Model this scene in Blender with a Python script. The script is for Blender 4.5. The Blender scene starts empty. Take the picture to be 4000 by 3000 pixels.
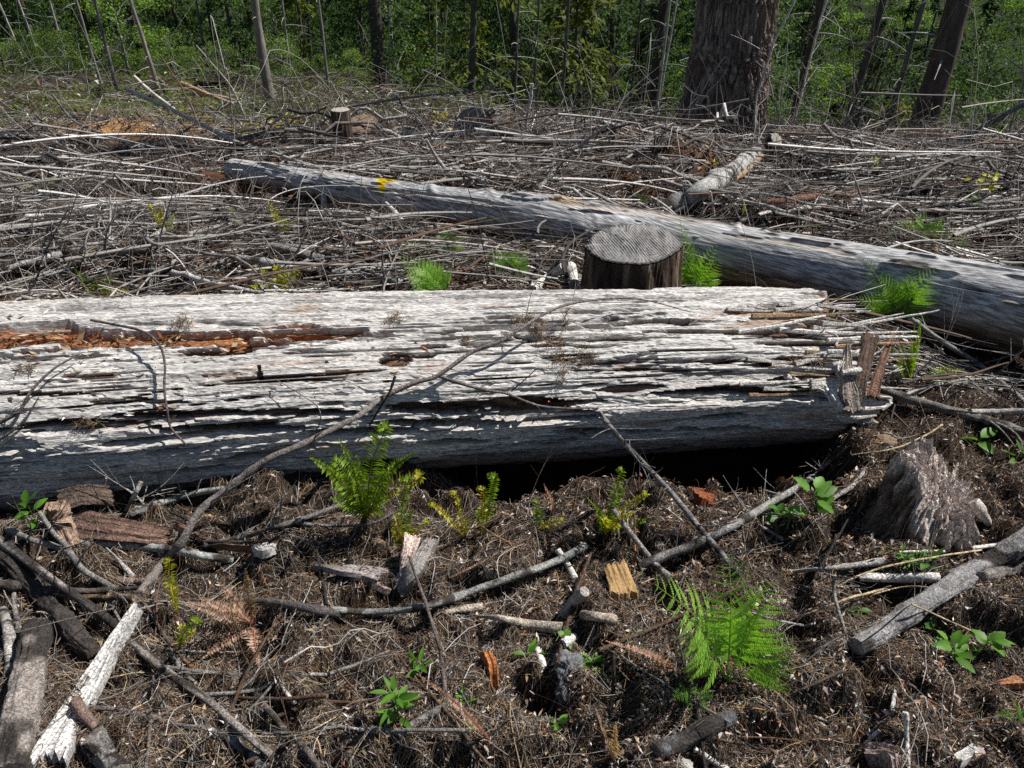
import bpy, math, random
import numpy as np
from mathutils import Vector, noise as mnoise
R = math.radians
scene = bpy.context.scene
# ---------------------------------------------------------------- camera, sky, sun, exposure
PITCH = R(34.0); CAMH = 1.6; FPX = 1662.0; PW, PH = 2212.0, 1659.0
cam_data = bpy.data.cameras.new('camera'); cam = bpy.data.objects.new('camera', cam_data)
scene.collection.objects.link(cam); scene.camera = cam
cam.location = (0, 0, CAMH); cam.rotation_euler = (R(90) - PITCH, 0, 0)
cam_data.sensor_fit = 'HORIZONTAL'; cam_data.sensor_width = 36.0; cam_data.lens = 36.0 * FPX / PW
cam_data.clip_start = 0.05; cam_data.clip_end = 2000.0
SUN_EL, SUN_AZ = R(52.0), R(69.0)          # azimuth measured from +Y (view direction) towards +X
world = bpy.data.worlds.new('World'); scene.world = world; world.use_nodes = True
wn = world.node_tree.nodes; wl = world.node_tree.links
bg = wn['Background']; sky = wn.new('ShaderNodeTexSky'); sky.sky_type = 'NISHITA'; sky.sun_disc = False
sky.sun_elevation = SUN_EL; sky.sun_rotation = SUN_AZ; sky.altitude = 300.0; sky.dust_density = 0.6; sky.ozone_density = 0.3
wl.new(sky.outputs[0], bg.inputs[0]); bg.inputs[1].default_value = 0.05
sd = bpy.data.lights.new('sun', 'SUN'); sd.energy = 5.0; sd.angle = R(0.5); sd.color = (1.0, 0.965, 0.91)
sun = bpy.data.objects.new('sun', sd); scene.collection.objects.link(sun)
sdir = Vector((math.sin(SUN_AZ) * math.cos(SUN_EL), math.cos(SUN_AZ) * math.cos(SUN_EL), math.sin(SUN_EL)))
sun.rotation_euler = (-sdir).to_track_quat('-Z', 'Y').to_euler()
vs = scene.view_settings; vs.view_transform = 'Standard'; vs.look = 'None'; vs.gamma = 1.0; vs.use_curve_mapping = False
vs.exposure = 0.5
scene.cycles.max_bounces = 5; scene.cycles.diffuse_bounces = 3; scene.cycles.glossy_bounces = 2
scene.cycles.transmission_bounces = 3; scene.cycles.use_denoising = False

# ---------------------------------------------------------------- noise
_rt = np.random.RandomState(7).rand(256, 256)
_rt3 = np.random.RandomState(8).rand(64, 64, 64)
def n2(x, y, s=0):
    x = np.asarray(x, float) + s * 17.31; y = np.asarray(y, float) + s * 9.17
    xi = np.floor(x).astype(int); yi = np.floor(y).astype(int)
    fx = x - xi; fy = y - yi; fx = fx * fx * (3 - 2 * fx); fy = fy * fy * (3 - 2 * fy)
    a = _rt[xi & 255, yi & 255]; b = _rt[(xi + 1) & 255, yi & 255]; c = _rt[xi & 255, (yi + 1) & 255]; d = _rt[(xi + 1) & 255, (yi + 1) & 255]
    return (a + (b - a) * fx) * (1 - fy) + (c + (d - c) * fx) * fy
def f2(x, y, s=0, o=4):
    t = 0; a = 1; n = 0
    for k in range(o):
        t = t + a * n2(x * 2 ** k, y * 2 ** k, s + k * 3); n += a; a *= .5
    return t / n
def fa(x, y, s=0, o=4, gx=1.35):
    t = 0; a = 1; n = 0
    for k in range(o):
        t = t + a * n2(x * gx ** k, y * 2 ** k, s + k * 3); n += a; a *= .5
    return t / n
def n3(x, y, z, s=0):
    x = np.asarray(x, float) + s * 7.31; y = np.asarray(y, float) + s * 3.17; z = np.asarray(z, float) + s * 5.77
    xi = np.floor(x).astype(int); yi = np.floor(y).astype(int); zi = np.floor(z).astype(int)
    u = x - xi; v = y - yi; w = z - zi; u = u * u * (3 - 2 * u); v = v * v * (3 - 2 * v); w = w * w * (3 - 2 * w)
    def T(i, j, k): return _rt3[(xi + i) & 63, (yi + j) & 63, (zi + k) & 63]
    a = T(0,0,0) * (1 - u) + T(1,0,0) * u; b = T(0,1,0) * (1 - u) + T(1,1,0) * u
    c = T(0,0,1) * (1 - u) + T(1,0,1) * u; d = T(0,1,1) * (1 - u) + T(1,1,1) * u
    return (a * (1 - v) + b * v) * (1 - w) + (c * (1 - v) + d * v) * w
def f3(x, y, z, s=0, o=4):
    t = 0; a = 1; n = 0
    for k in range(o):
        t = t + a * n3(x * 2 ** k, y * 2 ** k, z * 2 ** k, s + k * 3); n += a; a *= .5
    return t / n
def sst(a, b, x):
    t = np.clip((np.asarray(x, float) - a) / (b - a), 0, 1); return t * t * (3 - 2 * t)

# ---------------------------------------------------------------- terrain and the view rays used to measure where things stand
cp, sp_ = math.cos(PITCH), math.sin(PITCH)
def proj(x, y, z):
    zz = z - CAMH; dep = np.maximum(y * cp - zz * sp_, .05); up = y * sp_ + zz * cp
    return PW / 2 + FPX * x / dep, PH / 2 - FPX * up / dep, dep
def ray(px, py):
    u = (px - PW / 2) / FPX; v = (PH / 2 - py) / FPX
    return u, cp + v * sp_, -sp_ + v * cp
def V(px, py, Y):
    u, y, z = ray(px, py); t = Y / y
    return (u * t, Y, CAMH + z * t)
_pd = [-60, .9, 1.8, 2.25, 2.6, 3.3, 4.5, 6.3, 8, 11, 15, 19, 24, 30, 36, 60]
_pz = [0, .0, -.014, -.05, -.08, -.141, -.289, -.63, -.983, -1.619, -2.439, -3.212, -4.114, -5.128, -6.179, -10.5]
# big log: centre line and half axes as functions of x
def LOGP(x):
    t = np.clip((np.asarray(x, float) + 1.8) / 3.07, -.4, 1.15)
    return 2.12 + .32 * t, .105 - .06 * t + 0.03 * np.sin(t * 3.0), .36 - .05 * t, .255 - .035 * t
def SHR(x): return .24 - .12 * np.clip((np.asarray(x, float) + 1.8) / 3.07, 0, 1)
def zg(x, y):
    x = np.asarray(x, float); y = np.asarray(y, float)
    u = x / np.maximum(y, .5)
    Dc = np.interp(u, [-.45, -.25, -.08, .1, .3, .7], [34, 26, 17, 13, 11.2, 10.2])
    base = np.interp(y, _pd, _pz)
    over = np.maximum(y - Dc, 0)
    zc = np.interp(Dc, _pd, _pz)
    k = over / (over + 2.0)
    drop = zc - .2 * over - .5 * over * k
    z = np.where(y > Dc, drop, base)
    hill = -16 + .30 * (y - 42) + 1.2 * (f2(x * .06, y * .06, 5, 3) - .5) * 6
    z = np.where(y > 18, np.logaddexp(z * 1.0, np.minimum(hill, 30) * 1.0), z)
    amp = np.interp(y, [0, 2, 5, 12, 30], [.03, .04, .16, .45, .8])
    z = z + amp * (f2(x * .9 + 30, y * .9, 1, 4) - .5) + .05 * (f2(x * 4, y * 4, 2, 3) - .5)
    z = z + .014 * (f2(x * 22, y * 22, 3, 2) - .5)
    nearm = sst(2.6, 1.9, y)
    z = z + .05 * 1.4 * nearm * (sst(.42, .62, f2(x * 8, y * 8, 7, 3)) - .5) + .15 * (1 - nearm) * (sst(.38, .64, f2(x * 1.7, y * 2.2, 8, 4)) - .6) * np.clip(y / 4, .5, 2)
    # hollow under the right half of the big log
    yc, zc2, W, H = LOGP(x)
    hol = sst(-.45, .15, x) * sst(1.16, .98, x) * sst(1.80, 1.90, y) * sst(2.5, 2.25, y)
    z = z - .40 * hol
    # along the log's left half the soil is scooped a little
    z = z - .05 * sst(.3, -.2, x) * np.exp(-((y - 1.78) / .06) ** 2)
    # burrow beside the charred lump and mounds
    for (mx, my, rx, ry, dz) in BUMPS:
        z = z + dz * np.exp(-(((x - mx) / rx) ** 2 + ((y - my) / ry) ** 2))
    return z
BUMPS = []
def _flat(px, py, z0=0.0):
    u, y, z = ray(px, py); t = (z0 - CAMH) / z
    return u * t, y * t
_hx, _hy = _flat(1163, 1500); _mx, _my = _flat(1235, 1470)
BUMPS += [(_hx, _hy, .048, .05, -.22), (_mx + .01, _my, .05, .06, .05)]
_sx, _sy = _flat(2010, 1180, 0)
BUMPS += [(_sx, _sy + .1, .3, .2, .04), (-4.2, 9.5, 1.2, .8, .25), (1.2, 7.0, 1.5, .8, .25), (-.2, 1.15, .3, .2, .03), (.75, 1.15, .18, .14, .05)]
def zlog(x, y):
    yc, zc, W, H = LOGP(x)
    a = np.abs((y - yc) / W); pp = np.where(y < yc, 3.0, 2.2)
    q = 1 - a ** pp
    z = np.where(q > 0, zc + H * np.maximum(q, 0) ** (1 / pp) + SHR(x) * (y - yc), -99)
    return np.where((x < 1.27) & (x > -2.8), z, -99)
_T = np.concatenate([np.geomspace(.8, 60, 700)])
def surf(px, py, h=0.0, log=False):
    u, yy, zz = ray(px, py)
    Y = _T; t = Y / yy; X = u * t; Z = CAMH + zz * t
    G = zg(X, Y)
    if log: G = np.maximum(G, zlog(X, Y))
    e = Z - (G + h)
    i = np.argmax(e < 0)
    if e[i] >= 0: i = len(Y) - 1
    if i > 0:
        a = e[i-1] / (e[i-1] - e[i]) if e[i-1] != e[i] else 0
        yv = Y[i-1] + (Y[i] - Y[i-1]) * min(max(a, 0), 1)
        if log and Y[i-1] < 3 and e[i-1] - e[i] > .1: yv = Y[i]
    else: yv = Y[0]
    t = yv / yy
    return (u * t, yv, CAMH + zz * t)

# ---------------------------------------------------------------- mesh helpers
def make_mesh(name, verts, faces, cols=None, smooth=False, mat=None):
    """verts (n,3); faces (m,3|4) array, or list of arrays; cols (n,3)"""
    me = bpy.data.meshes.new(name)
    verts = np.asarray(verts, np.float32)
    fl = [np.asarray(f) for f in (faces if isinstance(faces, list) else [faces]) if len(f)]
    me.vertices.add(len(verts)); me.vertices.foreach_set('co', verts.ravel())
    idx = np.concatenate([f.ravel() for f in fl]).astype(np.int32)
    tot = np.concatenate([np.full(len(f), f.shape[1], np.int32) for f in fl])
    st = np.concatenate([[0], np.cumsum(tot)[:-1]]).astype(np.int32)
    me.loops.add(len(idx)); me.loops.foreach_set('vertex_index', idx)
    me.polygons.add(len(tot)); me.polygons.foreach_set('loop_start', st); me.polygons.foreach_set('loop_total', tot)
    me.polygons.foreach_set('use_smooth', np.full(len(tot), smooth, bool))
    me.update(calc_edges=True)
    if cols is not None:
        a = me.color_attributes.new('Col', 'FLOAT_COLOR', 'POINT')
        c = np.ones((len(verts), 4), np.float32); c[:, :3] = np.clip(cols, 0, 1); a.data.foreach_set('color', c.ravel())
    if mat: me.materials.append(mat)
    return me
def obj(name, me, parent=None, loc=None):
    o = bpy.data.objects.new(name, me); scene.collection.objects.link(o)
    if parent is not None: o.parent = parent
    if loc is not None: o.location = loc
    return o
def tag(o, label=None, cat=None, group=None, kind=None):
    if label: o['label'] = label
    if cat: o['category'] = cat
    if group: o['group'] = group
    if kind: o['kind'] = kind
    return o
def empty(name, loc, label, cat, group=None):
    o = bpy.data.objects.new(name, None); scene.collection.objects.link(o); o.location = loc; o.empty_display_size = .05
    return tag(o, label, cat, group)
class MB:
    def __init__(s): s.v = []; s.f3 = []; s.f4 = []; s.c = []; s.n = 0
    def add(s, v, f, c):
        v = np.asarray(v, float).reshape(-1, 3); f = np.asarray(f)
        c = np.broadcast_to(np.asarray(c, float), v.shape)
        s.v.append(v); s.c.append(c)
        (s.f3 if f.shape[1] == 3 else s.f4).append(f + s.n); s.n += len(v); return s
    def mesh(s, name, mat, smooth=False, off=None):
        v = np.concatenate(s.v)
        if off is not None: v = v - np.asarray(off)
        fs = []
        if s.f3: fs.append(np.concatenate(s.f3))
        if s.f4: fs.append(np.concatenate(s.f4))
        return make_mesh(name, v, fs, np.concatenate(s.c), smooth, mat)
def frames(P):
    T = np.gradient(P, axis=1); T /= np.linalg.norm(T, axis=2, keepdims=True) + 1e-9
    ref = np.where(np.abs(T[:, :, 2:3]).mean(axis=1, keepdims=True) > .8, np.array([1., 0, 0]), np.array([0, 0, 1.]))
    A = np.cross(T, ref); A /= np.linalg.norm(A, axis=2, keepdims=True) + 1e-9
    B = np.cross(A, T)
    return T, A, B
def tubes(P, Rr, sides=3, rough=None, caps=False):
    """P (n,k,3), Rr (n,k) -> verts, quads"""
    P = np.asarray(P, float); Rr = np.asarray(Rr, float); n, k, _ = P.shape
    T, A, B = frames(P)
    an = np.arange(sides) * 2 * np.pi / sides
    r = Rr[:, :, None] if rough is None else Rr[:, :, None] * rough
    v = P[:, :, None, :] + r[..., None] * (np.cos(an)[None, None, :, None] * A[:, :, None, :] + np.sin(an)[None, None, :, None] * B[:, :, None, :])
    v = v.reshape(-1, 3)
    i = np.arange(n)[:, None, None] * k * sides; j = np.arange(k - 1)[None, :, None] * sides; s = np.arange(sides)[None, None, :]; s2 = (s + 1) % sides
    f = np.stack([i + j + s, i + j + s2, i + j + sides + s2, i + j + sides + s], -1).reshape(-1, 4)
    return v, f
def catmull(pts, n):
    P = np.asarray(pts, float)
    if len(P) == 2:
        t = np.linspace(0, 1, n)[:, None]; return P[0] * (1 - t) + P[1] * t
    E = np.vstack([2 * P[0] - P[1], P, 2 * P[-1] - P[-2]])
    L = np.concatenate([[0], np.cumsum(np.linalg.norm(np.diff(P, axis=0), axis=1))]); q = np.linspace(0, L[-1], n)
    out = []
    for s in q:
        i = min(max(np.searchsorted(L, s) - 1, 0), len(P) - 2); t = (s - L[i]) / max(L[i+1] - L[i], 1e-9)
        a, b, c, d = E[i], E[i+1], E[i+2], E[i+3]
        out.append(.5 * (2 * b + (c - a) * t + (2 * a - 5 * b + 4 * c - d) * t * t + (3 * b - a - 3 * c + d) * t ** 3))
    return np.array(out)
def leaves(C, D, Wd, L, W, col, bend=None):
    """rhombus leaves: C centre base (n,3), D unit axis, Wd unit width dir, L len (n), W width (n)"""
    C = np.asarray(C); L = np.asarray(L)[:, None]; W = np.asarray(W)[:, None]
    m = C + D * L * .45
    if bend is not None: m = m + bend
    v = np.stack([C, m + Wd * W * .5, C + D * L, m - Wd * W * .5], 1).reshape(-1, 3)
    f = (np.arange(len(C))[:, None] * 4 + np.arange(4)[None]).astype(int)
    return v, f, np.repeat(np.broadcast_to(col, (len(C), 3)), 4, axis=0)
def unit(a): return a / (np.linalg.norm(a, axis=-1, keepdims=True) + 1e-9)

# ---------------------------------------------------------------- materials
def mat(name, rough=.8, bump=None, leaf=False, var=None, spec=.3, bscale=1.0, bstretch=(1, 1, 1), fac=(.75, 1.25), fine=0, brot=0.0):
    """vertex colour 'Col' x procedural variation (+ bump); leaf adds translucency"""
    m = bpy.data.materials.new(name); m.use_nodes = True; nt = m.node_tree; N = nt.nodes; Lk = nt.links
    b = N['Principled BSDF']; b.inputs['Roughness'].default_value = rough; b.inputs['Specular IOR Level'].default_value = spec
    at = N.new('ShaderNodeAttribute'); at.attribute_name = 'Col'
    out = at.outputs['Color']
    tc = N.new('ShaderNodeTexCoord'); mp = N.new('ShaderNodeMapping'); mp.inputs['Scale'].default_value = bstretch
    vr = N.new('ShaderNodeVectorRotate'); vr.rotation_type = 'Z_AXIS'; vr.inputs['Angle'].default_value = brot
    Lk.new(tc.outputs['Object'], vr.inputs['Vector']); Lk.new(vr.outputs[0], mp.inputs[0])
    if var:
        nz = N.new('ShaderNodeTexNoise'); nz.inputs['Scale'].default_value = var; nz.inputs['Detail'].default_value = 6; nz.inputs['Roughness'].default_value = .7
        Lk.new(mp.outputs[0], nz.inputs['Vector'])
        mr = N.new('ShaderNodeMapRange'); mr.inputs[1].default_value = .32; mr.inputs[2].default_value = .68; mr.inputs[3].default_value = fac[0]; mr.inputs[4].default_value = fac[1]
        Lk.new(nz.outputs['Fac'], mr.inputs[0])
        vm = N.new('ShaderNodeVectorMath'); vm.operation = 'SCALE'
        Lk.new(out, vm.inputs[0]); Lk.new(mr.outputs[0], vm.inputs['Scale']); out = vm.outputs[0]
    if fine:
        n3_ = N.new('ShaderNodeTexNoise'); n3_.inputs['Scale'].default_value = fine; n3_.inputs['Detail'].default_value = 3; Lk.new(mp.outputs[0], n3_.inputs['Vector'])
        m3 = N.new('ShaderNodeMapRange'); m3.inputs[1].default_value = .38; m3.inputs[2].default_value = .62; m3.inputs[3].default_value = .5; m3.inputs[4].default_value = 1.35
        Lk.new(n3_.outputs['Fac'], m3.inputs[0]); v3 = N.new('ShaderNodeVectorMath'); v3.operation = 'SCALE'
        Lk.new(out, v3.inputs[0]); Lk.new(m3.outputs[0], v3.inputs['Scale']); out = v3.outputs[0]
    Lk.new(out, b.inputs['Base Color'])
    if bump:
        nz2 = N.new('ShaderNodeTexNoise'); nz2.inputs['Scale'].default_value = bscale; nz2.inputs['Detail'].default_value = 8; nz2.inputs['Roughness'].default_value = .65
        Lk.new(mp.outputs[0], nz2.inputs['Vector'])
        bp = N.new('ShaderNodeBump'); bp.inputs['Distance'].default_value = bump; bp.inputs['Strength'].default_value = 1.0
        Lk.new(nz2.outputs['Fac'], bp.inputs['Height']); Lk.new(bp.outputs[0], b.inputs['Normal'])
    if leaf:
        tr = N.new('ShaderNodeBsdfTranslucent'); mx = N.new('ShaderNodeMixShader'); mx.inputs[0].default_value = .4
        gm = N.new('ShaderNodeVectorMath'); gm.operation = 'MULTIPLY'; gm.inputs[1].default_value = (1.25, 1.35, .45)
        Lk.new(out, gm.inputs[0]); Lk.new(gm.outputs[0], tr.inputs['Color'])
        Lk.new(b.outputs[0], mx.inputs[1]); Lk.new(tr.outputs[0], mx.inputs[2]); Lk.new(mx.outputs[0], N['Material Output'].inputs['Surface'])
    return m
M_GROUND = mat('soil', .95, bump=.02, bscale=60, var=35, fac=(.5, 1.5), spec=.1)
M_TWIG = mat('dead_twig', .75, var=60, fac=(.7, 1.3), spec=.2)
M_BARK = mat('weathered_bark', .8, bump=.008, bscale=120, var=40, fac=(.5, 1.4), spec=.2, fine=230)
M_WOOD = mat('bleached_wood', .75, bump=.006, bscale=40, bstretch=(.8, 1, 1), var=50, fac=(.7, 1.15), spec=.2, fine=200)
M_LOG = mat('rotten_log_wood', .85, bump=.005, bscale=170, bstretch=(.1, 1, 1), var=130, fac=(.7, 1.2), spec=.15, fine=420)
M_PEEL = mat('peeled_log_wood', .7, bump=.006, bscale=60, bstretch=(.07, 1, 1), var=45, fac=(.62, 1.25), spec=.2, fine=110, brot=R(41))
M_TRUNK = mat('tree_bark', .9, bump=.03, bscale=14, bstretch=(1, 1, .25), var=16, fac=(.5, 1.4), spec=.1)
M_LEAF = mat('leaf', .5, leaf=True, var=30, fac=(.8, 1.2), spec=.35)
M_FOL = mat('foliage', .6, leaf=True, spec=.25)
M_NEEDLE = mat('needle_foliage', .7, leaf=True, spec=.2)
M_CUT = mat('sawn_wood', .7, bump=.002, bscale=120, var=60, fac=(.7, 1.25), spec=.35)
M_STONE = mat('stone', .9, bump=.01, bscale=40, var=25, fac=(.6, 1.3), spec=.15)

rng = np.random.RandomState(11); random.seed(5)
PAL = {  # base colours of dead wood and plants
 'white': (.60, .57, .53), 'grey': (.22, .205, .19), 'pale': (.38, .355, .33), 'dark': (.045, .038, .034), 'brown': (.12, .075, .05),
 'tan': (.36, .25, .14), 'red': (.27, .095, .035), 'blue': (.12, .125, .13), 'straw': (.48, .38, .24), 'lichen': (.36, .37, .34), 'pinkish': (.46, .36, .31)}
TO = {0: 0.0, 1: 718.9, 2: 1437.8}; TY = {0: 0.0, 1: 553.0, 2: 1106.0}; TS = .35
def tp(t, x, y):
    if t < 0: return x, y
    return TO[t // 10] + x * TS, TY[t % 10] + y * TS   # tile (column,row) of the survey sheet -> picture point
# ================================================================ GROUND
def build_ground():
    nx, ny = 620, 640
    tx = np.linspace(-1, 1, nx); ax = np.sinh(tx * 5.4) / np.sinh(5.4) * 110
    ty = np.linspace(0, 1, ny); k = 5.2
    ay = np.where(ty < .07, -30 * ((.07 - ty) / .07) ** 1.5 + .3, .3 + np.sinh((ty - .07) / .93 * k) / np.sinh(k) * 150)
    X, Y = np.meshgrid(ax, ay); Z = zg(X, Y)
    px, py, _ = proj(X, Y, Z)
    c = np.array([.04, .027, .02]) * (.6 + .9 * f2(X * 5, Y * 5, 4, 4))[..., None]
    red = sst(.52, .66, f2(X * 2.3, Y * 2.3, 6, 3)) * sst(2.2, 3.2, Y) * sst(9, 6, Y)
    c = c * (1 - .75 * red[..., None]) + np.array([.15, .068, .035]) * .75 * red[..., None]
    mud = np.exp(-(((px - 290) / 185) ** 4 + ((py - 268) / 36) ** 4)) * (Y > 4)
    mud = sst(.25, .6, mud + .5 * (f2(X * 1.2, Y * .8, 9, 3) - .5))
    c = c * (1 - mud[..., None]) + np.array([.34, .19, .085]) * (.7 + .6 * f2(X * 3, Y * 2, 12, 4))[..., None] * mud[..., None]
    gr = sst(10, 16, Y) * sst(.42, .55, f2(X * .5, Y * .35, 14, 4))
    c = c * (1 - .8 * gr[..., None]) + np.array([.085, .095, .035]) * .8 * gr[..., None]
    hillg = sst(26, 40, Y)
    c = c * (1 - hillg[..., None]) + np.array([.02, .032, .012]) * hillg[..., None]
    i = np.arange(ny - 1)[:, None] * nx; j = np.arange(nx - 1)[None]
    f = np.stack([i + j, i + j + 1, i + nx + j + 1, i + nx + j], -1).reshape(-1, 4)
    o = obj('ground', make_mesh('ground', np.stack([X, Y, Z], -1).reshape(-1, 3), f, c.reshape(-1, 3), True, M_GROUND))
    tag(o, 'dark forest soil of the cleared slope', kind='structure')
build_ground()

# ================================================================ THE BIG DECAYED LOG
GASH = [(330,724,420,20,.045,1),(60,722,160,34,.03,1),(640,716,140,10,.03,1),(640,698,90,6,.02,1),
 (470,757,75,9,.035,0),(560,802,8,16,.03,0),(385,897,150,9,.04,0),(150,915,90,10,.03,0),(620,895,170,10,.03,0),(960,884,120,15,.045,0),
 (850,782,38,13,.04,0),(890,764,60,6,.03,0),(1120,875,120,18,.045,0),(1210,900,130,12,.03,0),(1325,683,30,9,.04,0),(1430,693,75,10,.045,0),
 (1700,672,130,9,.04,1),(1580,715,160,5,.03,0),(1660,846,150,10,.045,0),(1480,850,90,7,.03,0),(1710,782,60,12,.03,1),(1550,779,60,7,.025,0),
 (1040,745,60,4,.025,0),(1010,744,25,5,.03,0),(940,745,30,4,.03,0),(1280,735,110,4,.02,0),(300,870,120,5,.025,0),(1020,915,200,8,.03,0),(760,935,160,8,.035,0),
 (80,850,110,6,.025,0),(520,930,190,9,.04,0),(1300,936,150,9,.03,0),(200,812,70,6,.02,1),(1400,800,180,4,.02,0),(1730,742,120,5,.03,0),(1800,700,60,8,.03,1)]
def log_disp(x, s, px, py):
    w = f2(x * 2.0, s * 5, 20, 3) - .5
    s2 = s + .018 * w
    d = .05 * (.5 - f2(x * .9, s * 3.5, 21, 3))
    a = fa(x * 1.1, s2 * 17, 22, 4) * 8; fl = np.floor(a); dl = .0048 * ((fl + sst(.0, .22, a - fl)) - 4)
    a = fa(x * 2.2, s2 * 44, 33, 3) * 6; fl = np.floor(a); dl = dl + .0028 * ((fl + sst(.0, .2, a - fl)) - 3)
    r = np.abs(f2(x * .9, s2 * 20, 24, 3) - .5); cr = sst(.016, .003, r) * sst(.36, .5, f2(x * 2.5, s * 9, 25, 2))
    r2 = np.abs(fa(x * 1.0, s2 * 62, 26, 2) - .5); cr2 = sst(.03, .005, r2) * sst(.4, .6, f2(x * 4, s * 16, 27, 2))
    hole = sst(.66, .69, fa(x * 3.4, s2 * 26, 28, 4, 1.7))
    r3 = np.abs(fa(x * .6, s2 * 36, 43, 3) - .5); cr3 = sst(.02, .005, r3) * sst(.4, .5, f2(x * 1.8, s * 12, 44, 2))
    dl = dl + .03 * cr + .03 * cr3 + .012 * cr2 + .02 * hole
    dl = dl + .003 * (f2(x * 14, s2 * 150, 29, 2) - .5) + .004 * (f2(x * 55, s * 110, 30, 2) - .5)
    blk = sst(.6, .66, f2(x * 18, s2 * 60, 31, 2)) * .004
    dl = dl + blk
    rot = np.zeros_like(x); g = np.zeros_like(x)
    wp = (f2(x * 6, s * 55, 32, 4) - .5)
    for cx, cy, rx, ry, dep, org in GASH:
        q = ((px - cx) / rx) ** 2 + ((py - cy) / ry) ** 2
        m = sst(1.0, .8, q + wp * 2.6)
        g = np.maximum(g, m * dep); rot = np.maximum(rot, m * org)
    return d, dl + g, rot
def build_log():
    nx, nt = 1350, 430
    th = np.linspace(0, 2 * np.pi, nt, endpoint=False)
    S = th * .34
    xe = 1.20 + .10 * (f2(th * 9, th * 0, 40, 3) - .5) * 2.2 + .07 * np.cos(th - 2.9) - .10 * np.clip(np.sin(th), 0, 1) + .10 * sst(.5, .15, np.abs(th - .55))
    t = np.linspace(0, 1, nx)[:, None]
    x = -2.75 + (xe[None] + 2.75) * t; TH = np.broadcast_to(th[None], x.shape); s = np.broadcast_to(S[None], x.shape)
    yc, zc, W, H = LOGP(x)
    pp = 2.2 + .8 * sst(1.2, 2.0, TH) * sst(4.0, 3.3, TH)
    SE = (np.abs(np.cos(TH)) ** pp + np.abs(np.sin(TH)) ** pp) ** (-1 / pp)
    px, py, _ = proj(x, yc + W * np.cos(TH) * SE, zc + H * np.sin(TH) * SE + SHR(x) * W * np.cos(TH) * SE)
    front = (TH > .1) & (TH < 4.2)
    px = np.where(front, px, -999)
    # seam at theta = 0 is underneath at the back; noise blended there
    d, dl, rot = log_disp(x, s, px, py)
    rr = SE - (d + dl) / .3
    sl = 1 + .10 * np.cos(2 * TH + 1.2) * 0
    y = yc + W * np.cos(TH) * rr * sl; z = zc + H * np.sin(TH) * rr + SHR(x) * (y - yc)
    v = np.stack([x, y, z], -1)
    k = np.clip(dl, -1, 1)
    st = f2(x * 1.3, s * 7, 35, 4); st2 = f2(x * 6, s * 40, 36, 3)
    white = np.array([.54, .515, .485]) * (.42 + .60 * fa(x * 2.2, s * 110, 37, 3) + .55 * fa(x * 6, s * 230, 38, 2))[..., None]
    tan = np.array([.36, .25, .18]); brown = np.array([.12, .072, .048]); org = np.array([.34, .135, .05])
    m = sst(.012, .034, k + .008 * (st2 - .5))[..., None]
    c = white * (1 - m) + (brown * (1.2 - .5 * rot[..., None]) + org * .55 * rot[..., None]) * m
    tn = (sst(.56, .70, st) * sst(.45, .6, st2) * .8)[..., None]; c = c * (1 - tn) + tan * tn
    c = c * (1 - .8 * rot[..., None] * sst(.3, .6, st2)[..., None]) + org * (.5 + st2[..., None]) * .8 * rot[..., None] * sst(.3, .6, st2)[..., None]
    low = sst(3.25, 3.6, TH)[..., None] * .85; c = c * (1 - low) + np.array([.075, .052, .038]) * (1.6 * fa(x * 1.5, s * 70, 39, 4) ** 1.5)[..., None] * low  # shade of the underside deepened by a darker, warmer wood colour
    i = np.arange(nx - 1)[:, None] * nt; j = np.arange(nt)[None]; j2 = (j + 1) % nt
    f = np.stack([i + j, i + nt + j, i + nt + j2, i + j2], -1).reshape(-1, 4)
    V0 = v.reshape(-1, 3); C0 = c.reshape(-1, 3)
    # broken end: rings that step inward, each ring pushed out or in by fibre noise
    nr = 26; rings = []; cols = []
    e = v[-1]; ycE, zcE = float(yc[-1].mean()), float(zc[-1].mean())
    for q in range(1, nr + 1):
        kk = 1 - q / nr
        yy = ycE + (e[:, 1] - ycE) * kk; zz = zcE + (e[:, 2] - zcE) * kk
        xx = e[:, 0] * kk + 1.12 * (1 - kk) + .16 * (f2(yy * 22, zz * 22, 41, 3) - .55) * min(1, q / 4)
        rings.append(np.stack([xx, yy, zz], -1)); cc = np.array([.20, .13, .09]) * (.5 + f2(yy * 60, zz * 60, 42, 2))[:, None]; cols.append(cc)
    VV = np.concatenate([V0] + rings); CC = np.concatenate([C0] + cols)
    b = (nx - 1) * nt; i = b + np.arange(nr)[:, None] * nt
    f2_ = np.stack([i + j, i + nt + j, i + nt + j2, i + j2], -1).reshape(-1, 4)
    root = empty('fallen_log', (0, 2.2, 0), 'huge bleached decayed log lying right across the middle, split and rotten', 'log')
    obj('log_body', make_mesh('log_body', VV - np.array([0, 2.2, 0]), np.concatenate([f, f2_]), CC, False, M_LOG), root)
    return root
LOG = build_log()
def logpt(px, py, h=.0):
    return surf(px, py, h, True)

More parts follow.
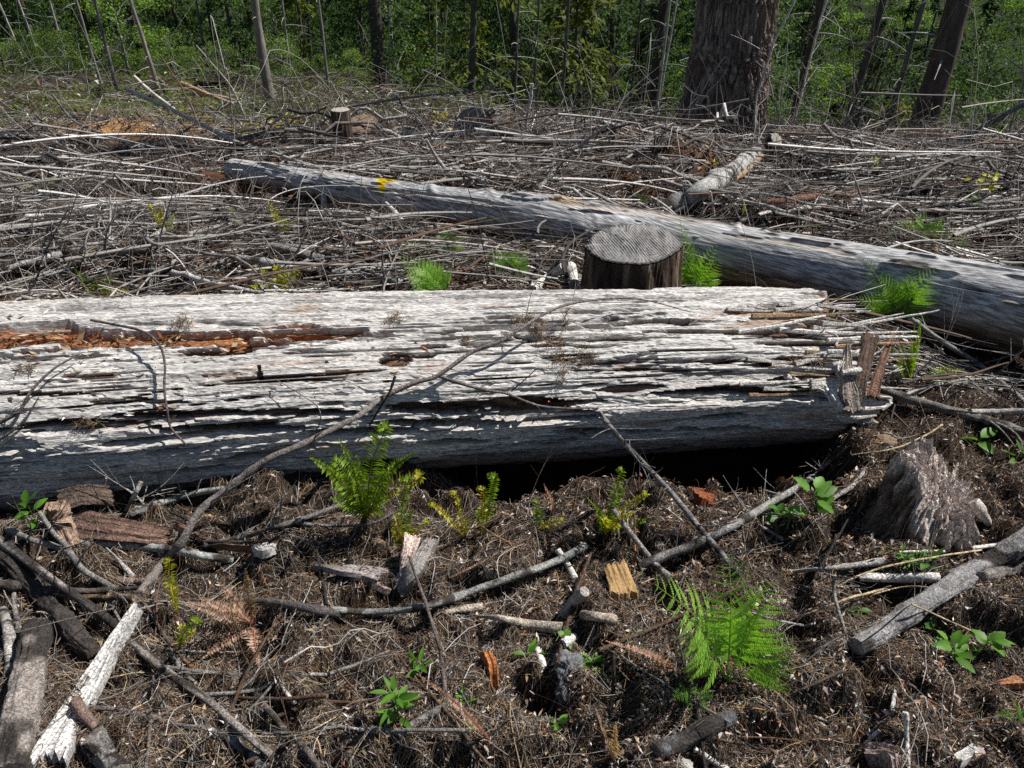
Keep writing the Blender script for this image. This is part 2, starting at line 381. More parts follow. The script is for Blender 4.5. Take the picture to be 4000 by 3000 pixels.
def stickmesh(P, r, col, mt, sides=7, rough=.18, twigs=0, seed=0, band=None, cap=True, off=(0, 0, 0), colvar=.25, twl=.25, knots=True, flat=1.0, wig=.0):
    """one bent tapering stick with uneven surface, stubs and optional side twigs"""
    rs = np.random.RandomState(seed + 3)
    P = np.asarray(P, float); n = len(P); L = np.linalg.norm(np.diff(P, axis=0), axis=1).sum()
    if wig:
        t = np.linspace(0, 1, n)[:, None]
        P = P + wig * (np.stack([f2(t[:, 0] * L * 6, t[:, 0] * 0 + q * 5, seed + q, 3) - .5 for q in range(3)], 1)) * np.sin(np.pi * t) ** .5
    r = np.asarray(r, float)
    sc = max(r.max(), 1e-4)
    t = np.linspace(0, L, n)[:, None]; an = np.arange(sides)[None] * 2 * np.pi / sides
    ro = 1 + rough * 2 * (f3(np.cos(an) * 1.3 + t * 0, np.sin(an) * 1.3 + t * 0, t / (sc * 5), seed, 3) - .5)
    if sides >= 16:
        a1 = f3(np.cos(an) * 4, np.sin(an) * 4, t / (sc * 1.6), seed + 21, 4) * 7; fl_ = np.floor(a1)
        ro = ro + .075 * (fl_ + sst(0, .25, a1 - fl_) - 3.5) + .10 * (f3(np.cos(an) * 12, np.sin(an) * 12, t / (sc * .35), seed + 23, 2) - .5)
    mb = MB()
    rr = r.copy()
    if knots:
        for _ in range(int(L / (sc * 22)) + 1):
            k0 = rs.rand() * L; rr = rr * (1 + .22 * np.exp(-((t[:, 0] - k0) / (sc * 1.1)) ** 2))
    v, f = tubes(P[None], rr[None], sides, ro[None])
    if sides >= 16: colvar = max(colvar, .65)
    cn = (1 - colvar) + 2 * colvar * f3(np.cos(an) + t * 0, np.sin(an) + t * 0, t / (sc * (3 if sides < 16 else .9)), seed + 9, 4)
    c = np.asarray(col)[None, None] * cn[..., None]
    if band:
        bz = sst(.5, .62, f3(np.cos(an) * .4 + t * 0, np.sin(an) * .4 + t * 0, t / (sc * band), seed + 5, 2))[..., None]
        c = c * (1 - bz) + np.array(PAL['dark']) * 1.0 * bz
    mb.add(v, f, c.reshape(-1, 3))
    if cap:
        for e in (0, n - 1):
            ring = v.reshape(n, sides, 3)[e]; ctr = ring.mean(0)
            vv = np.vstack([ring, ctr[None]]); ff = np.array([[i, (i + 1) % sides, sides] for i in range(sides)])
            if e == 0: ff = ff[:, ::-1]
            mb.add(vv, ff, np.asarray(col) * .6 + np.array([.12, .10, .08]))
    for k in range(twigs):
        i = rs.randint(int(n * .15), n - 1); T = P[min(i + 1, n - 1)] - P[i - 1]; T /= np.linalg.norm(T) + 1e-9
        d = rs.randn(3); d[2] = abs(d[2]) * .8 + .1; d -= T * d.dot(T); d /= np.linalg.norm(d); d = d * .8 + T * (.35 + .5 * rs.rand())
        l = twl * (.3 + rs.rand()); m = 6; q = np.linspace(0, 1, m)[:, None]
        bend = rs.randn(3) * .22 * l
        TP = P[i] + d * l * q + bend * q ** 2; r0 = max(min(r[i] * .4, .006 + .1 * sc), .0009)
        vv, ff = tubes(TP[None], np.linspace(r0, r0 * .3, m)[None], 4)
        mb.add(vv, ff, np.asarray(col) * (.75 + .4 * rs.rand()))
        if l > twl * .7:
            for h in range(3):
                j = rs.randint(1, m - 1); d2 = d + rs.randn(3) * .6; l2 = l * .35; TP2 = TP[j] + d2 * l2 * q
                vv, ff = tubes(TP2[None], np.linspace(r0 * .5, r0 * .2, m)[None], 3); mb.add(vv, ff, np.asarray(col) * .9)
    return mb
def resolve(t, p, r):
    """survey-sheet point -> place: (x,y) on the ground, (x,y,'s',h) on whatever lies there, (x,y,'h',h) above the ground, (x,y,Y) at a distance"""
    a, b = tp(p[4] if len(p) > 4 else t, p[0], p[1])
    if len(p) == 2: return surf(a, b, r)
    if p[2] == 's': return surf(a, b, p[3], True)
    if p[2] == 'h': return surf(a, b, p[3])
    return V(a, b, p[2])
MATS = {'white': M_WOOD, 'pale': M_BARK, 'grey': M_BARK}
_seed = [100]
def stick(name, t, pts, w0, w1, col, label, cat='stick', group=None, twigs=0, twl=.25, sides=9, mt=None, rough=.15, band=None, n=None, wig=.01, mul=1.0):
    _seed[0] += 1; sd_ = _seed[0]
    G = []
    lo = min(pts, key=lambda p: 0 if len(p) == 2 else (p[3] if p[2] in ('h', 's') else 9))
    foot = surf(*tp(t, lo[0], lo[1]))[1]
    for i, p in enumerate(pts):
        w = w0 + (w1 - w0) * i / max(len(pts) - 1, 1)
        r = w * TS / 2 / FPX * 2.5
        if len(p) == 4 and p[2] == 'h' and t in (0, 10, 20) and p[3] > .13: p = (p[0], p[1], foot - .25 * p[3])
        q = resolve(t, p, r); dep = proj(*q)[2]; r = w * TS / 2 / FPX * dep
        if len(p) == 2: q = resolve(t, p, r * .8 + (.006 if q[1] < 2.2 else .012 + .006 * min(q[1], 9)))
        G.append((q, r))
    C = catmull([g[0] for g in G], 2)
    n = n or int(min(90, max(14, len(pts) * 12)))
    P = catmull([g[0] for g in G], n); rad = np.interp(np.linspace(0, 1, n), np.linspace(0, 1, len(G)), [g[1] for g in G])
    E = np.array([0, 0, CAMH]); sc_ = np.ones(n)
    for it in range(10):
        Q = E + (P - E) * sc_[:, None]; low = Q[:, 2] < zg(Q[:, 0], Q[:, 1]) + rad * .5
        if not low.any(): break
        sc_ = np.where(low, sc_ - .006, sc_)
    pad = max(2, n // 8); sc_ = np.array([sc_[max(0, i - pad):i + pad + 1].min() for i in range(n)]); ker = np.ones(pad * 2 + 1) / (pad * 2 + 1)
    sc_ = np.convolve(np.pad(sc_, pad, mode='edge'), ker, mode='valid'); P = E + (P - E) * sc_[:, None]; rad = rad * sc_ ** 1.5
    c = np.array(PAL[col] if isinstance(col, str) else col) * mul
    mb = stickmesh(P, rad, c, None, sides, rough, twigs, sd_, band, twl=twl, wig=wig * (np.linalg.norm(P[0] - P[-1])) ** .5)
    o = obj(name, mb.mesh(name, mt or MATS.get(col if isinstance(col, str) else '', M_BARK), True, P[0]), None, tuple(P[0]))
    return tag(o, label, cat, group)

# ================================================================ generic big round timber with detailed surface
def timber(P, r, nseg, sides, fn, mt, name, parent=None, off=(0, 0, 0), caps=True, capcol=(.3, .22, .15), smooth=False):
    P = catmull(P, nseg); r = np.interp(np.linspace(0, 1, nseg), np.linspace(0, 1, len(r)), r)
    L = np.linalg.norm(np.diff(P, axis=0), axis=1).sum()
    t = np.linspace(0, L, nseg)[:, None]; an = np.arange(sides)[None] * 2 * np.pi / sides
    v0, f = tubes(P[None], r[None], sides); v0 = v0.reshape(nseg, sides, 3)
    nrm = unit(v0 - P[:, None])
    px, py, _ = proj(v0[..., 0], v0[..., 1], v0[..., 2])
    disp, col = fn(t + an * 0, an + t * 0, v0, nrm, px, py)
    v = v0 + nrm * disp[..., None]
    mb = MB(); mb.add(v.reshape(-1, 3), f, col.reshape(-1, 3))
    if caps:
        for e in (0, nseg - 1):
            ring = v[e]; ctr = ring.mean(0)
            rings = [ring * k + ctr * (1 - k) for k in (.999, .66, .33)]
            vv = np.vstack(rings + [ctr[None]]); ff = []
            for q in range(2):
                for i in range(sides): ff.append([q * sides + i, q * sides + (i + 1) % sides, (q + 1) * sides + (i + 1) % sides, (q + 1) * sides + i])
            mb.add(vv, np.array(ff), np.array(capcol)); b0 = vv[2 * sides:]
            mb.add(b0, np.array([[i, (i + 1) % sides, sides] for i in range(sides)]), np.array(capcol))
    me = mb.mesh(name, mt, smooth, off)
    return obj(name, me, parent), P, r

# ================================================================ THE LONG PEELED LOG BEHIND
def build_peeled():
    pts = [(505, 368), (640, 392), (900, 432), (1200, 472), (1500, 527), (1800, 583), (2212, 665)]
    wd = [50, 60, 76, 100, 125, 140, 168]
    P = []; r = []
    for (a, b), w in zip(pts, wd):
        q = surf(a, b, .13); rr = w / 2 / FPX * proj(*q)[2]; q = surf(a, b, rr * .85); P.append(q); r.append(w / 2 / FPX * proj(*q)[2])
    d = np.array(P[-1]) - np.array(P[-2]); P.append(tuple(np.array(P[-1]) + d * 1.2)); r.append(r[-1] * 1.05)
    P = np.array(P); 
    # ease the line so the log is nearly straight
    A, B = P[0], P[-1]; tt = np.linspace(0, 1, len(P)); k = ((P - A) @ (B - A)) / ((B - A) @ (B - A))
    P = P * .5 + (A + (B - A) * k[:, None]) * .5
    def fn(t, an, v, nrm, px, py):
        x, y = t, an * .15
        ca, sa = np.cos(an), np.sin(an)
        w = f3(ca * .8, sa * .8, t * 1.2, 50, 4)
        cr = np.abs(f3(ca * 5, sa * 5, t * .7, 51, 3) - .5); cr = sst(.014, .003, cr) * sst(.45, .6, w)
        fib = f3(ca * 26, sa * 26, t * 3.5, 52, 3)
        fl = sst(.60, .64, f3(ca * 4, sa * 4, t * 1.8, 53, 4))
        d = .03 * (w - .5) - .014 * cr + .003 * (fib - .5) - .006 * fl
        for kx, ky, kr in ((932, 406, 9), (656, 395, 10), (1595, 487, 10), (1655, 490, 8), (1060, 410, 9), (700, 380, 10), (1260, 500, 24), (1140, 520, 12), (575, 375, 22)):
            d = d + .016 * np.exp(-((px - kx) ** 2 + (py - ky) ** 2) / (kr * kr)) * (nrm[..., 2] > -.4)
        c = np.array([.43, .425, .42]) * (.6 + .75 * fib)[..., None]
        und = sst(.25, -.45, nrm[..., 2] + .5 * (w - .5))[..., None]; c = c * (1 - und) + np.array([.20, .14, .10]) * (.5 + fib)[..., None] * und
        c = c * (1 - .5 * fl[..., None]) + np.array([.40, .31, .23]) * .5 * fl[..., None]
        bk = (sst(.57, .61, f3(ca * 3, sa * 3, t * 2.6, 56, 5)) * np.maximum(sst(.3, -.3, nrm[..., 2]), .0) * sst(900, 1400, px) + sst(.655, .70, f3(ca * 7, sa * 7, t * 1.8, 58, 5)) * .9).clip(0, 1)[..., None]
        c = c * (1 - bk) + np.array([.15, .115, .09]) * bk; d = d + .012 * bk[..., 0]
        def blob(cx, cy, rx, ry, k=.55): return sst(1.0, k, ((px - cx) / rx) ** 2 + ((py - cy) / ry) ** 2 + 1.6 * (f3(ca * 14, sa * 14, t * 12, 57, 4) - .5)) * (nrm[..., 1] < .6)
        yl = np.maximum(blob(833, 388, 22, 9), blob(825, 402, 8, 18))[..., None]; c = c * (1 - yl) + np.array([.62, .42, .005]) * yl
        orr = np.maximum(blob(1225, 433, 45, 7), blob(1105, 409, 9, 4) * 0)[..., None]; c = c * (1 - orr) + np.array([.42, .32, .21]) * orr
        c = c * (1 - cr[..., None] * .8)
        # loose long slab of wood on the top
        sl = blob(1165, 424, 75, 9, .75); d = d + .012 * sl
        return d, c
    root = empty('peeled_log', tuple(P[3]), 'long peeled grey log with a yellow paint splash, behind the bleached log', 'log')
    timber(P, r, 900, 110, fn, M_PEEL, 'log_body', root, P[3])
    # branch stubs
    for a, b, w in ((1597, 487, 7), (1655, 490, 6), (1590, 480, 4)):
        q = surf(a, b, .24); q = V(a, b, q[1] + .02)
        m = stickmesh(catmull([np.array(q) + [0, .02, -.05], np.array(q) + [.01, -.01, .035]], 6), np.linspace(.016, .009, 6), PAL['dark'], None, 7, .3, 0, a)
        obj('branch_stub', m.mesh('branch_stub', M_BARK, True, P[3]), root)
    return P, r
PEELP, PEELR = build_peeled()

# ================================================================ STUMPS
def cut_stump(name, cpx, cpy, wpx, topz, label, side=(.075, .052, .04), h=None, tilt=(0, 0), grooves=True, flare=1.25, moss=0, sides=150, dark=1.0, topcol=(.30, .285, .27)):
    u, yy, zz = ray(cpx, cpy); 
    if h is not None:
        q = surf(cpx, cpy, h); ctr = np.array(q)
    else: t = (topz - CAMH) / zz; ctr = np.array([u * t, yy * t, topz])
    dep = proj(*ctr)[2]; Rr = wpx / 2 / FPX * dep
    gz = float(zg(ctr[0], ctr[1])) - .1; H = ctr[2] - gz
    an = np.arange(sides) * 2 * np.pi / sides; nl = 46
    base = 1 + .035 * np.sin(an * 2 + 1) + .02 * np.sin(an * 5 + 2.) + .04 * (f2(np.cos(an) * 2 + 5, np.sin(an) * 2 + 5, 60, 3) - .5) * 2
    vs_, cs_ = [], []
    for k in range(nl + 1):
        z = k / nl; fl = flare - (flare - 1) * (z ** .6)
        A = np.cos(an) * 5; B = np.sin(an) * 5
        rd = f3(A, B, an * 0 + z * H * 4, 61, 3); rd2 = f3(A * 4, B * 4, an * 0 + z * H * 9, 62, 3)
        rr = Rr * base * fl * (1 + (.10 + .10 * (1 - z)) * (rd - .5) + .07 * (rd2 - .5))
        v = np.stack([np.cos(an) * rr, np.sin(an) * rr, an * 0 + z * H], -1)
        v[:, 2] += (np.cos(an) * tilt[0] + np.sin(an) * tilt[1]) * Rr * z
        c = np.array(side) * (.4 + 1.2 * rd2)[:, None] * dark; pale = sst(.52, .62, f3(A * 1.2, B * 1.2, an * 0 + z * H * 3, 63, 2))[:, None]
        c = c * (1 - pale * .7) + np.array([.30, .22, .15]) * (.5 + rd2[:, None]) * .7 * pale
        if moss: mo = (sst(.5, .6, rd) * moss)[:, None]; c = c * (1 - mo) + np.array([.10, .11, .03]) * mo
        vs_.append(v); cs_.append(c)
    mb = MB(); i = np.arange(nl)[:, None] * sides; j = np.arange(sides)[None]; j2 = (j + 1) % sides
    mb.add(np.concatenate(vs_), np.stack([i + j, i + j2, i + sides + j2, i + sides + j], -1).reshape(-1, 4), np.concatenate(cs_))
    root = empty(name, (ctr[0], ctr[1], gz), label, 'stump')
    obj('stump_bark', mb.mesh('stump_bark', M_TRUNK if wpx > 60 else M_BARK, False), root)
    # sawn face with its own ring / saw-kerf relief
    nr = 60 if wpx > 100 else 14; top = vs_[-1]; c0 = np.array([0, 0, H]); rings = []; cols = []
    for k in range(nr + 1):
        q = .985 - .985 * k / nr
        v = c0 + (top - c0) * q; v[:, 2] = H + (top[:, 2] - H) * q + .004 + .004 * (k > 0)
        X, Y_ = v[:, 0], v[:, 1]
        if grooves:
            g = np.sin((X * .97 + Y_ * .25) * 2 * np.pi / .012 + 9.0 * (f2(X * 9, Y_ * 5, 65, 3) - .5)) * (.35 + f2(X * 14, Y_ * 14, 69, 2)); rgn = f2(X * 70, Y_ * 12, 66, 3)
            ck = sst(.022, .004, np.abs(np.arctan2(Y_, X) - 2.3 + .25 * (f2(X * 20, Y_ * 20, 70, 2) - .5))) + sst(.02, .004, np.abs(np.arctan2(Y_, X) + .9)); g = g - 2.2 * ck
            v[:, 2] += .0022 * g + .004 * (rgn - .5)
            c = np.array(topcol) * (.62 + .42 * g + .9 * (rgn - .45))[:, None]
        else:
            rg = np.hypot(X, Y_); g = np.sin(rg / Rr * 40 + 3 * f2(X * 9, Y_ * 9, 67, 2)); c = np.array(topcol) * (.85 + .15 * g + .5 * (f2(X * 40, Y_ * 40, 68, 3) - .5))[:, None]
        edge = sst(.9, .97, q) ; c = c * (1 - .6 * edge)
        rings.append(v); cols.append(c)
    m2 = MB(); i = np.arange(nr)[:, None] * sides
    m2.add(np.concatenate(rings), np.stack([i + j, i + j2, i + sides + j2, i + sides + j], -1).reshape(-1, 4), np.concatenate(cols))
    obj('sawn_face', m2.mesh('sawn_face', M_CUT, False), root)
    return ctr, Rr, root
S1 = cut_stump('tree_stump', 1369, 528, 200, .20, 'dark stump with a broad grooved sawn top between the two big logs', tilt=(.05, .04))
cut_stump('tree_stump', 735, 238, 40, 0, 'small upright far stump with pale round top, left of centre near the slope edge', h=.42, grooves=False, sides=60, topcol=(.42, .38, .33))
cut_stump('tree_stump', 783, 268, 68, 0, 'wide low far stump whose brown cut face leans toward the viewer', h=.22, grooves=False, sides=60, tilt=(0, .35), topcol=(.22, .15, .10))
cut_stump('tree_stump', 1022, 263, 80, 0, 'broad low brown stump behind the horizontal pale log at the slope edge', h=.16, grooves=False, sides=60, tilt=(.1, .5), topcol=(.20, .15, .11))
cut_stump('tree_stump', 208, 194, 13, 0, 'tiny distant stump at the foot of the leaning thin trunks on the left', h=.12, grooves=False, sides=30, topcol=(.36, .3, .25))

def rotten_stump():
    """ragged leaning stump in the right foreground"""
    B = np.array(surf(2005, 1172, 0)); base = np.array([B[0], B[1] + .07, float(zg(B[0], B[1] + .07)) - .05]); dep = proj(*base)[2]
    sides, nl = 220, 120; an = np.arange(sides) * 2 * np.pi / sides
    vs_, cs_ = [], []
    for k in range(nl + 1):
        z = k / nl; ca, sa = np.cos(an), np.sin(an)
        tw = .5 * z + 1.2 * (f3(ca * 2, sa * 2, an * 0 + z * 2, 79, 2) - .5); fib = f3(np.cos(an + tw * .4) * 6, np.sin(an + tw * .4) * 6, an * 0 + z * 2.6, 70, 5); fine = f3(ca * 40, sa * 40, an * 0 + z * 4, 71, 2); lump = f3(ca * 2.5, sa * 2.5, an * 0 + z * 2, 72, 3)
        rx = .165 - .05 * z ** .5; ry = .14 - .035 * z
        rr = 1 + .55 * (fib - .5) + .25 * (fine - .5) + .55 * (lump - .5) + .18 * np.exp(-z * 7)
        hh = .185 - .075 * ca + .05 * sa + .09 * (f2(ca * 3, sa * 3, 73, 3) - .5) + .07 * (f2(ca * 14, sa * 14, 74, 2) - .5)
        v = np.stack([base[0] + ca * rx * rr + .03 * z, base[1] + sa * ry * rr + .02 * z, base[2] + hh * z], -1)
        c = np.array([.20, .145, .11]) * (.35 + 1.2 * fib * fine * 2)[:, None]
        tp_ = sst(.5, .72, z + .6 * (fib - .5) + .2 * ca)[:, None]; c = c * (1 - tp_) + np.array([.54, .46, .40]) * (.5 + fine)[:, None] * tp_
        vs_.append(v); cs_.append(c)
    top = vs_[-1]; ctr = top.mean(0); nr = 34
    for k in range(1, nr + 1):
        q = 1 - k / nr; v = ctr + (top - ctr) * q
        X, Y_ = v[:, 0] * 1, v[:, 1]
        v = v.copy(); a = f2(X * 50, Y_ * 50, 75, 4); b = f2(X * 150, Y_ * 150, 76, 2)
        v[:, 2] += (.06 * (a - .5) + .025 * (b - .5)) - .01 * (1 - q) 
        v[:, 0] += .02 * (f2(X * 90, Y_ * 90, 77, 2) - .5)
        c = np.array([.66, .57, .51]) * (.45 + 1.0 * b)[:, None]
        vs_.append(v); cs_.append(c)
    nl2 = nl + nr; mb = MB(); i = np.arange(nl2)[:, None] * sides; j = np.arange(sides)[None]; j2 = (j + 1) % sides
    mb.add(np.concatenate(vs_), np.stack([i + j, i + j2, i + sides + j2, i + sides + j], -1).reshape(-1, 4), np.concatenate(cs_))
    o = obj('rotten_stump', mb.mesh('rotten_stump', M_BARK, False, base), None, tuple(base))
    tag(o, 'crumbling rotten stump with ragged pale top in the right foreground', 'stump')
rotten_stump()

print('PEEL ANGLE', math.degrees(math.atan2(PEELP[-1][1] - PEELP[2][1], PEELP[-1][0] - PEELP[2][0])))
# ================================================================ STANDING TREES AT THE EDGE
def trunk_tree(px0, py0, px1, py1, w0, w1, label, col=(.17, .15, .135), top=15, tilt_y=0.0, base_y=None, detail=False, name='bare_tree', cat='tree', stubs=10, moss=0, group=None, light=1.0, drop=0.0):
    b = np.array(surf(px0, py0, 0)) if base_y is None else np.array(V(px0, py0, base_y))
    q = np.array(V(px1, py1, b[1] + tilt_y)); d = q - b; d = d / d[2]
    r0 = w0 / 2 / FPX * proj(*b)[2]; r1 = w1 / 2 / FPX * proj(*q)[2]; zt = q[2] - b[2]
    H = top; rtop = max(r1 * .35, r1 - (r0 - r1) / max(zt, 1) * H * .5) if r1 < r0 else r1 * .6
    gz = float(zg(b[0], b[1])) - b[2] - .2 - drop
    P = [b + d * gz, b, b + d * zt * .5, q, b + d * (zt + 3), b + d * H]; r = [r0 * 1.12, r0, (r0 + r1) / 2 * .99, r1, r1 * .93, r1 * .55]
    root = empty(name, tuple(P[0]), label, cat, group)
    if detail:
        def fn(t, an, v, nrm, px, py):
            ca, sa = np.cos(an), np.sin(an); R0 = r0
            w = f3(ca * 1.2, sa * 1.2, t * .8, 80, 3)
            rg = np.abs(f3(ca * 6.5 + .6 * w, sa * 6.5, t * 3.2, 81, 3) - .5) * 2
            rg2 = np.abs(f3(ca * 15, sa * 15, t * 11, 82, 3) - .5) * 2
            pl = f3(ca * 22, sa * 22, t * 22, 83, 3)
            d = .034 * sst(.0, .28, rg) + .018 * sst(0, .3, rg2) + .016 * (pl - .5) + .05 * (w - .5)
            fl = .16 * np.exp(-t / .35) * (f3(ca * 2, sa * 2, t * .3, 84, 2) + .3); d = d + fl
            c = np.array(col) * (.35 + .75 * sst(.0, .35, rg) * sst(0, .4, rg2) + .5 * pl)[..., None]
            rd = sst(.5, .65, f3(ca * 2, sa * 2, t * 2.2, 85, 3))[..., None]; c = c * (1 - .5 * rd) + np.array([.15, .085, .06]) * (.4 + pl)[..., None] * .5 * rd
            ms = (sst(.50, .60, f3(ca * 3, sa * 3, t * 1.7, 86, 5)) * sst(-.2, .6, np.cos(an - 0.4)) )[..., None]
            c = c * (1 - ms * .8) + np.array([.17, .12, .04]) * (.4 + pl)[..., None] * ms * .8; d = d + ms[..., 0] * .015
            return d, c
        t_, P_, r_ = timber(P[:5], r[:5], 520, 300, fn, M_TRUNK, 'trunk', root, P[0], False)
        P2 = catmull([P[4], P[5]], 20); v, f = tubes(P2[None], np.linspace(r[4] * 1.02, r[5], 20)[None], 24)
        m = MB().add(v, f, np.array(col)); obj('upper_trunk', m.mesh('upper_trunk', M_TRUNK, True, P[0]), root)
    else:
        n = 130
        Pc = catmull(P, n); z = Pc[:, 2]; rc = np.interp(z, [p[2] for p in P], r)
        sd_ = int(px0 * 3 + py0); rs = np.random.RandomState(sd_ % 9999)
        Pc = Pc + (np.stack([f2(z * .5, z * 0 + q, sd_ % 97, 3) - .5 for q in range(2)] + [z * 0], 1)) * min(.35, 3.0 * r0) * (np.abs(z - P[1][2]) / 3)[:, None].clip(0, 1)
        mb = stickmesh(Pc, rc, col, None, 12, .12, 0, sd_ % 991, knots=False, colvar=.6 if detail is None else .35)
        for k in range(stubs):
            i = rs.randint(4, n // 2); a = rs.rand() * 6.28; l = rs.uniform(.1, .7); dd = np.array([math.cos(a), math.sin(a), rs.uniform(-.25, .35)])
            q5 = np.linspace(0, 1, 5)[:, None]; TP = Pc[i] + dd * l * q5 + np.array([0, 0, -.25 * l]) * q5 ** 2 + rs.randn(3) * .08 * l * q5
            vv, ff = tubes(TP[None], np.linspace(max(.012, rc[i] * .13), .004, 5)[None], 4); mb.add(vv, ff, np.array([.34, .33, .31]))
        obj('trunk', mb.mesh('trunk', M_TRUNK, True, P[0]), root)
    return root, b, q
def T_(t, bx, by, tx, ty): a = tp(t, bx, by); b = tp(t, tx, ty); return a[0], a[1], b[0], b[1]
GY = (.215, .20, .185); DK = (.055, .05, .045); PL = (.33, .32, .30)
BIG = trunk_tree(1552, 300, 1592, 0, 148, 136, 'massive rough-barked conifer trunk with moss, the widest tree standing on the right', (.24, .195, .165), 17, detail=True, name='conifer_tree')
for t, bx, by, tx, ty, w0, w1, c, lab in (
 (0, 630, 540, 465, 0, 20, 16, GY, 'thin leaning grey trunk, third bare pole in from the left that reaches the clearing floor'),
 (0, 725, 575, 575, 0, 24, 18, GY, 'slim leaning grey trunk between the thin pole and the straight pole at left'),
 (0, 990, 592, 815, 0, 30, 20, GY, 'leaning pale grey trunk standing right behind the crossed leaning poles'),
 (0, 1675, 665, 1580, 0, 64, 50, (.20, .18, .16), 'sturdy grey trunk with swollen scarred bark, thickest tree left of centre'),
 (0, 1805, 558, 1745, 0, 20, 15, GY, 'thin straight trunk just right of the sturdy scarred trunk'),
 (0, 2035, 610, 1965, 0, 20, 15, GY, 'thin straight trunk standing above the small upright stump'),
 (0, 1548, 445, 1480, 0, 24, 18, (.15, .14, .13), 'dim grey trunk just left of the sturdy scarred trunk')):
    trunk_tree(*T_(t, bx, by, tx, ty), w0 * TS, w1 * TS, lab, c, 13, stubs=12)
for t, bx, by, tx, ty, w0, w1, c, lab, Y in (
 (0, 110, 290, 0, 30, 14, 12, PL, 'leftmost slender pale trunk rising out of the green brush', 34),
 (0, 225, 310, 115, 0, 15, 12, PL, 'slender pale trunk in the brush, second from the left edge', 34),
 (0, 365, 215, 300, 0, 15, 12, PL, 'slender pale trunk ending in brush, third from the left edge', 36),
 (0, 1135, 350, 1070, 40, 26, 22, DK, 'dark shaded trunk in the forest right of the pale leaning trunk', 38),
 (0, 1335, 330, 1275, 0, 28, 22, DK, 'dark shaded trunk in the forest left of the dim grey trunk', 38),
 (0, 850, 260, 820, 40, 22, 18, DK, 'faint dark trunk behind the pale leaning trunk', 42),
 (0, 45, 470, 0, 330, 14, 12, DK, 'short dark stem at the left picture edge above the pale debris', 30),
 (10, 1120, 755, 1146, 0, 17, 13, (.10, .095, .09), 'thin dark trunk left of the broken white snag', 15),
 (10, 1232, 700, 1272, 0, 17, 14, (.10, .095, .09), 'thin dark trunk rising behind the broken white snag', 16),
 (10, 1410, 640, 1462, 0, 24, 18, (.12, .11, .10), 'dark trunk with short dead stubs right of the broken white snag', 17),
 (10, 1835, 640, 1905, 0, 16, 12, DK, 'faint slender trunk halfway between snag and wide conifer', 19),
 (10, 1998, 680, 2082, 0, 18, 14, PL, 'pale slender trunk, left one of the pair by the wide conifer', 17),
 (10, 2010, 640, 2124, 0, 16, 12, PL, 'pale slender trunk, right one of the pair by the wide conifer', 18),
 (10, 1985, 560, 2052, 0, 64, 55, DK, 'dark wide trunk shaded behind the pair of pale slender trunks', 21),
 (10, 640, 690, 640, 300, 9, 7, PL, 'very thin whitish stem in front of the dark centre forest', 24),
 (10, 352, 620, 346, 250, 8, 6, PL, 'very thin whitish stem left of the centre conifer', 26),
 (20, 765, 815, 965, 0, 50, 42, (.075, .065, .055), 'dark leaning trunk right behind the pale forked saplings', 13),
 (20, 1095, 850, 1348, 0, 50, 44, (.085, .08, .072), 'dark leaning trunk midway between wide conifer and the right leaning tree', 14),
 (20, 1370, 790, 1600, 0, 34, 28, (.11, .11, .10), 'faded grey leaning trunk left of the right leaning tree', 18),
 (20, 1585, 800, 1820, 0, 165, 140, (.085, .07, .06), 'stout dark leaning tree on the right with pale stubs on its lit edge', 10.6)):
    trunk_tree(*T_(t, bx, by, tx, ty), w0 * TS, w1 * TS, lab, c, 13, base_y=Y, stubs=22 if w0 < 100 else 16)

def sapling(label, t, pts, Y, w0, w1, col, twigs=10, twl=.5, cat='sapling', name='bare_sapling', mul=1.):
    """thin bare stem whose foot is on the ground; points at one distance Y (or per point)"""
    P = [V(*tp(t, p[0], p[1]), p[2] if len(p) > 2 else Y) for p in pts]
    gz = float(zg(P[0][0], P[0][1])); 
    if P[0][2] > gz: P = [(P[0][0], P[0][1], gz - .05)] + P
    rr = [(w0 + (w1 - w0) * i / (len(P) - 1)) * TS / 2 / FPX * proj(*p)[2] for i, p in enumerate(P)]
    n = len(P) * 10; C = catmull(P, n); rad = np.interp(np.linspace(0, 1, n), np.linspace(0, 1, len(rr)), rr)
    _seed[0] += 1
    mb = stickmesh(C, rad, np.array(PAL[col]) * mul, None, 7, .15, twigs, _seed[0], twl=twl, wig=.04)
    o = obj(name, mb.mesh(name, M_BARK, True, P[0]), None, tuple(P[0])); return tag(o, label, cat)
sapling('white bare sapling leaning away just right of the wide conifer', 20, [(545, 835), (555, 640), (620, 390), (690, 220), (800, 0), (880, -160)], 9.8, 14, 14, 'white', 16, .6)
sapling('short pale sapling curving toward the white sapling, crown broken', 20, [(718, 830), (690, 700), (650, 560), (628, 415)], 9.8, 13, 8, 'pale', 10, .4)
sapling('white streaked sapling along the edge of the dark leaning trunk', 20, [(770, 825), (850, 540), (915, 260), (995, 0), (1040, -150)], 10.5, 14, 12, 'white', 14, .5)
sapling('dark knobbly bare sapling with spiky side twigs, right of centre gap', 20, [(1040, 970), (1150, 850), (1240, 560), (1300, 300), (1332, 175)], 9.3, 20, 7, 'dark', 26, .6, mul=1.5)
sapling('bare forked stem reaching up between the two dark leaning trunks', 20, [(1150, 700), (1165, 400), (1130, 150)], 13, 10, 5, 'grey', 14, .5)
sapling('thin bare stem at the far right edge of the brush', 20, [(2205, 560), (2200, 400), (2190, 220)], 9, 12, 5, 'grey', 8, .3)
sapling('curved dark whip arching high over the slope edge', 10, [(1555, 860), (1560, 640), (1530, 520), (1440, 410), (1375, 355)], 9.8, 12, 6, 'grey', 6, .5)
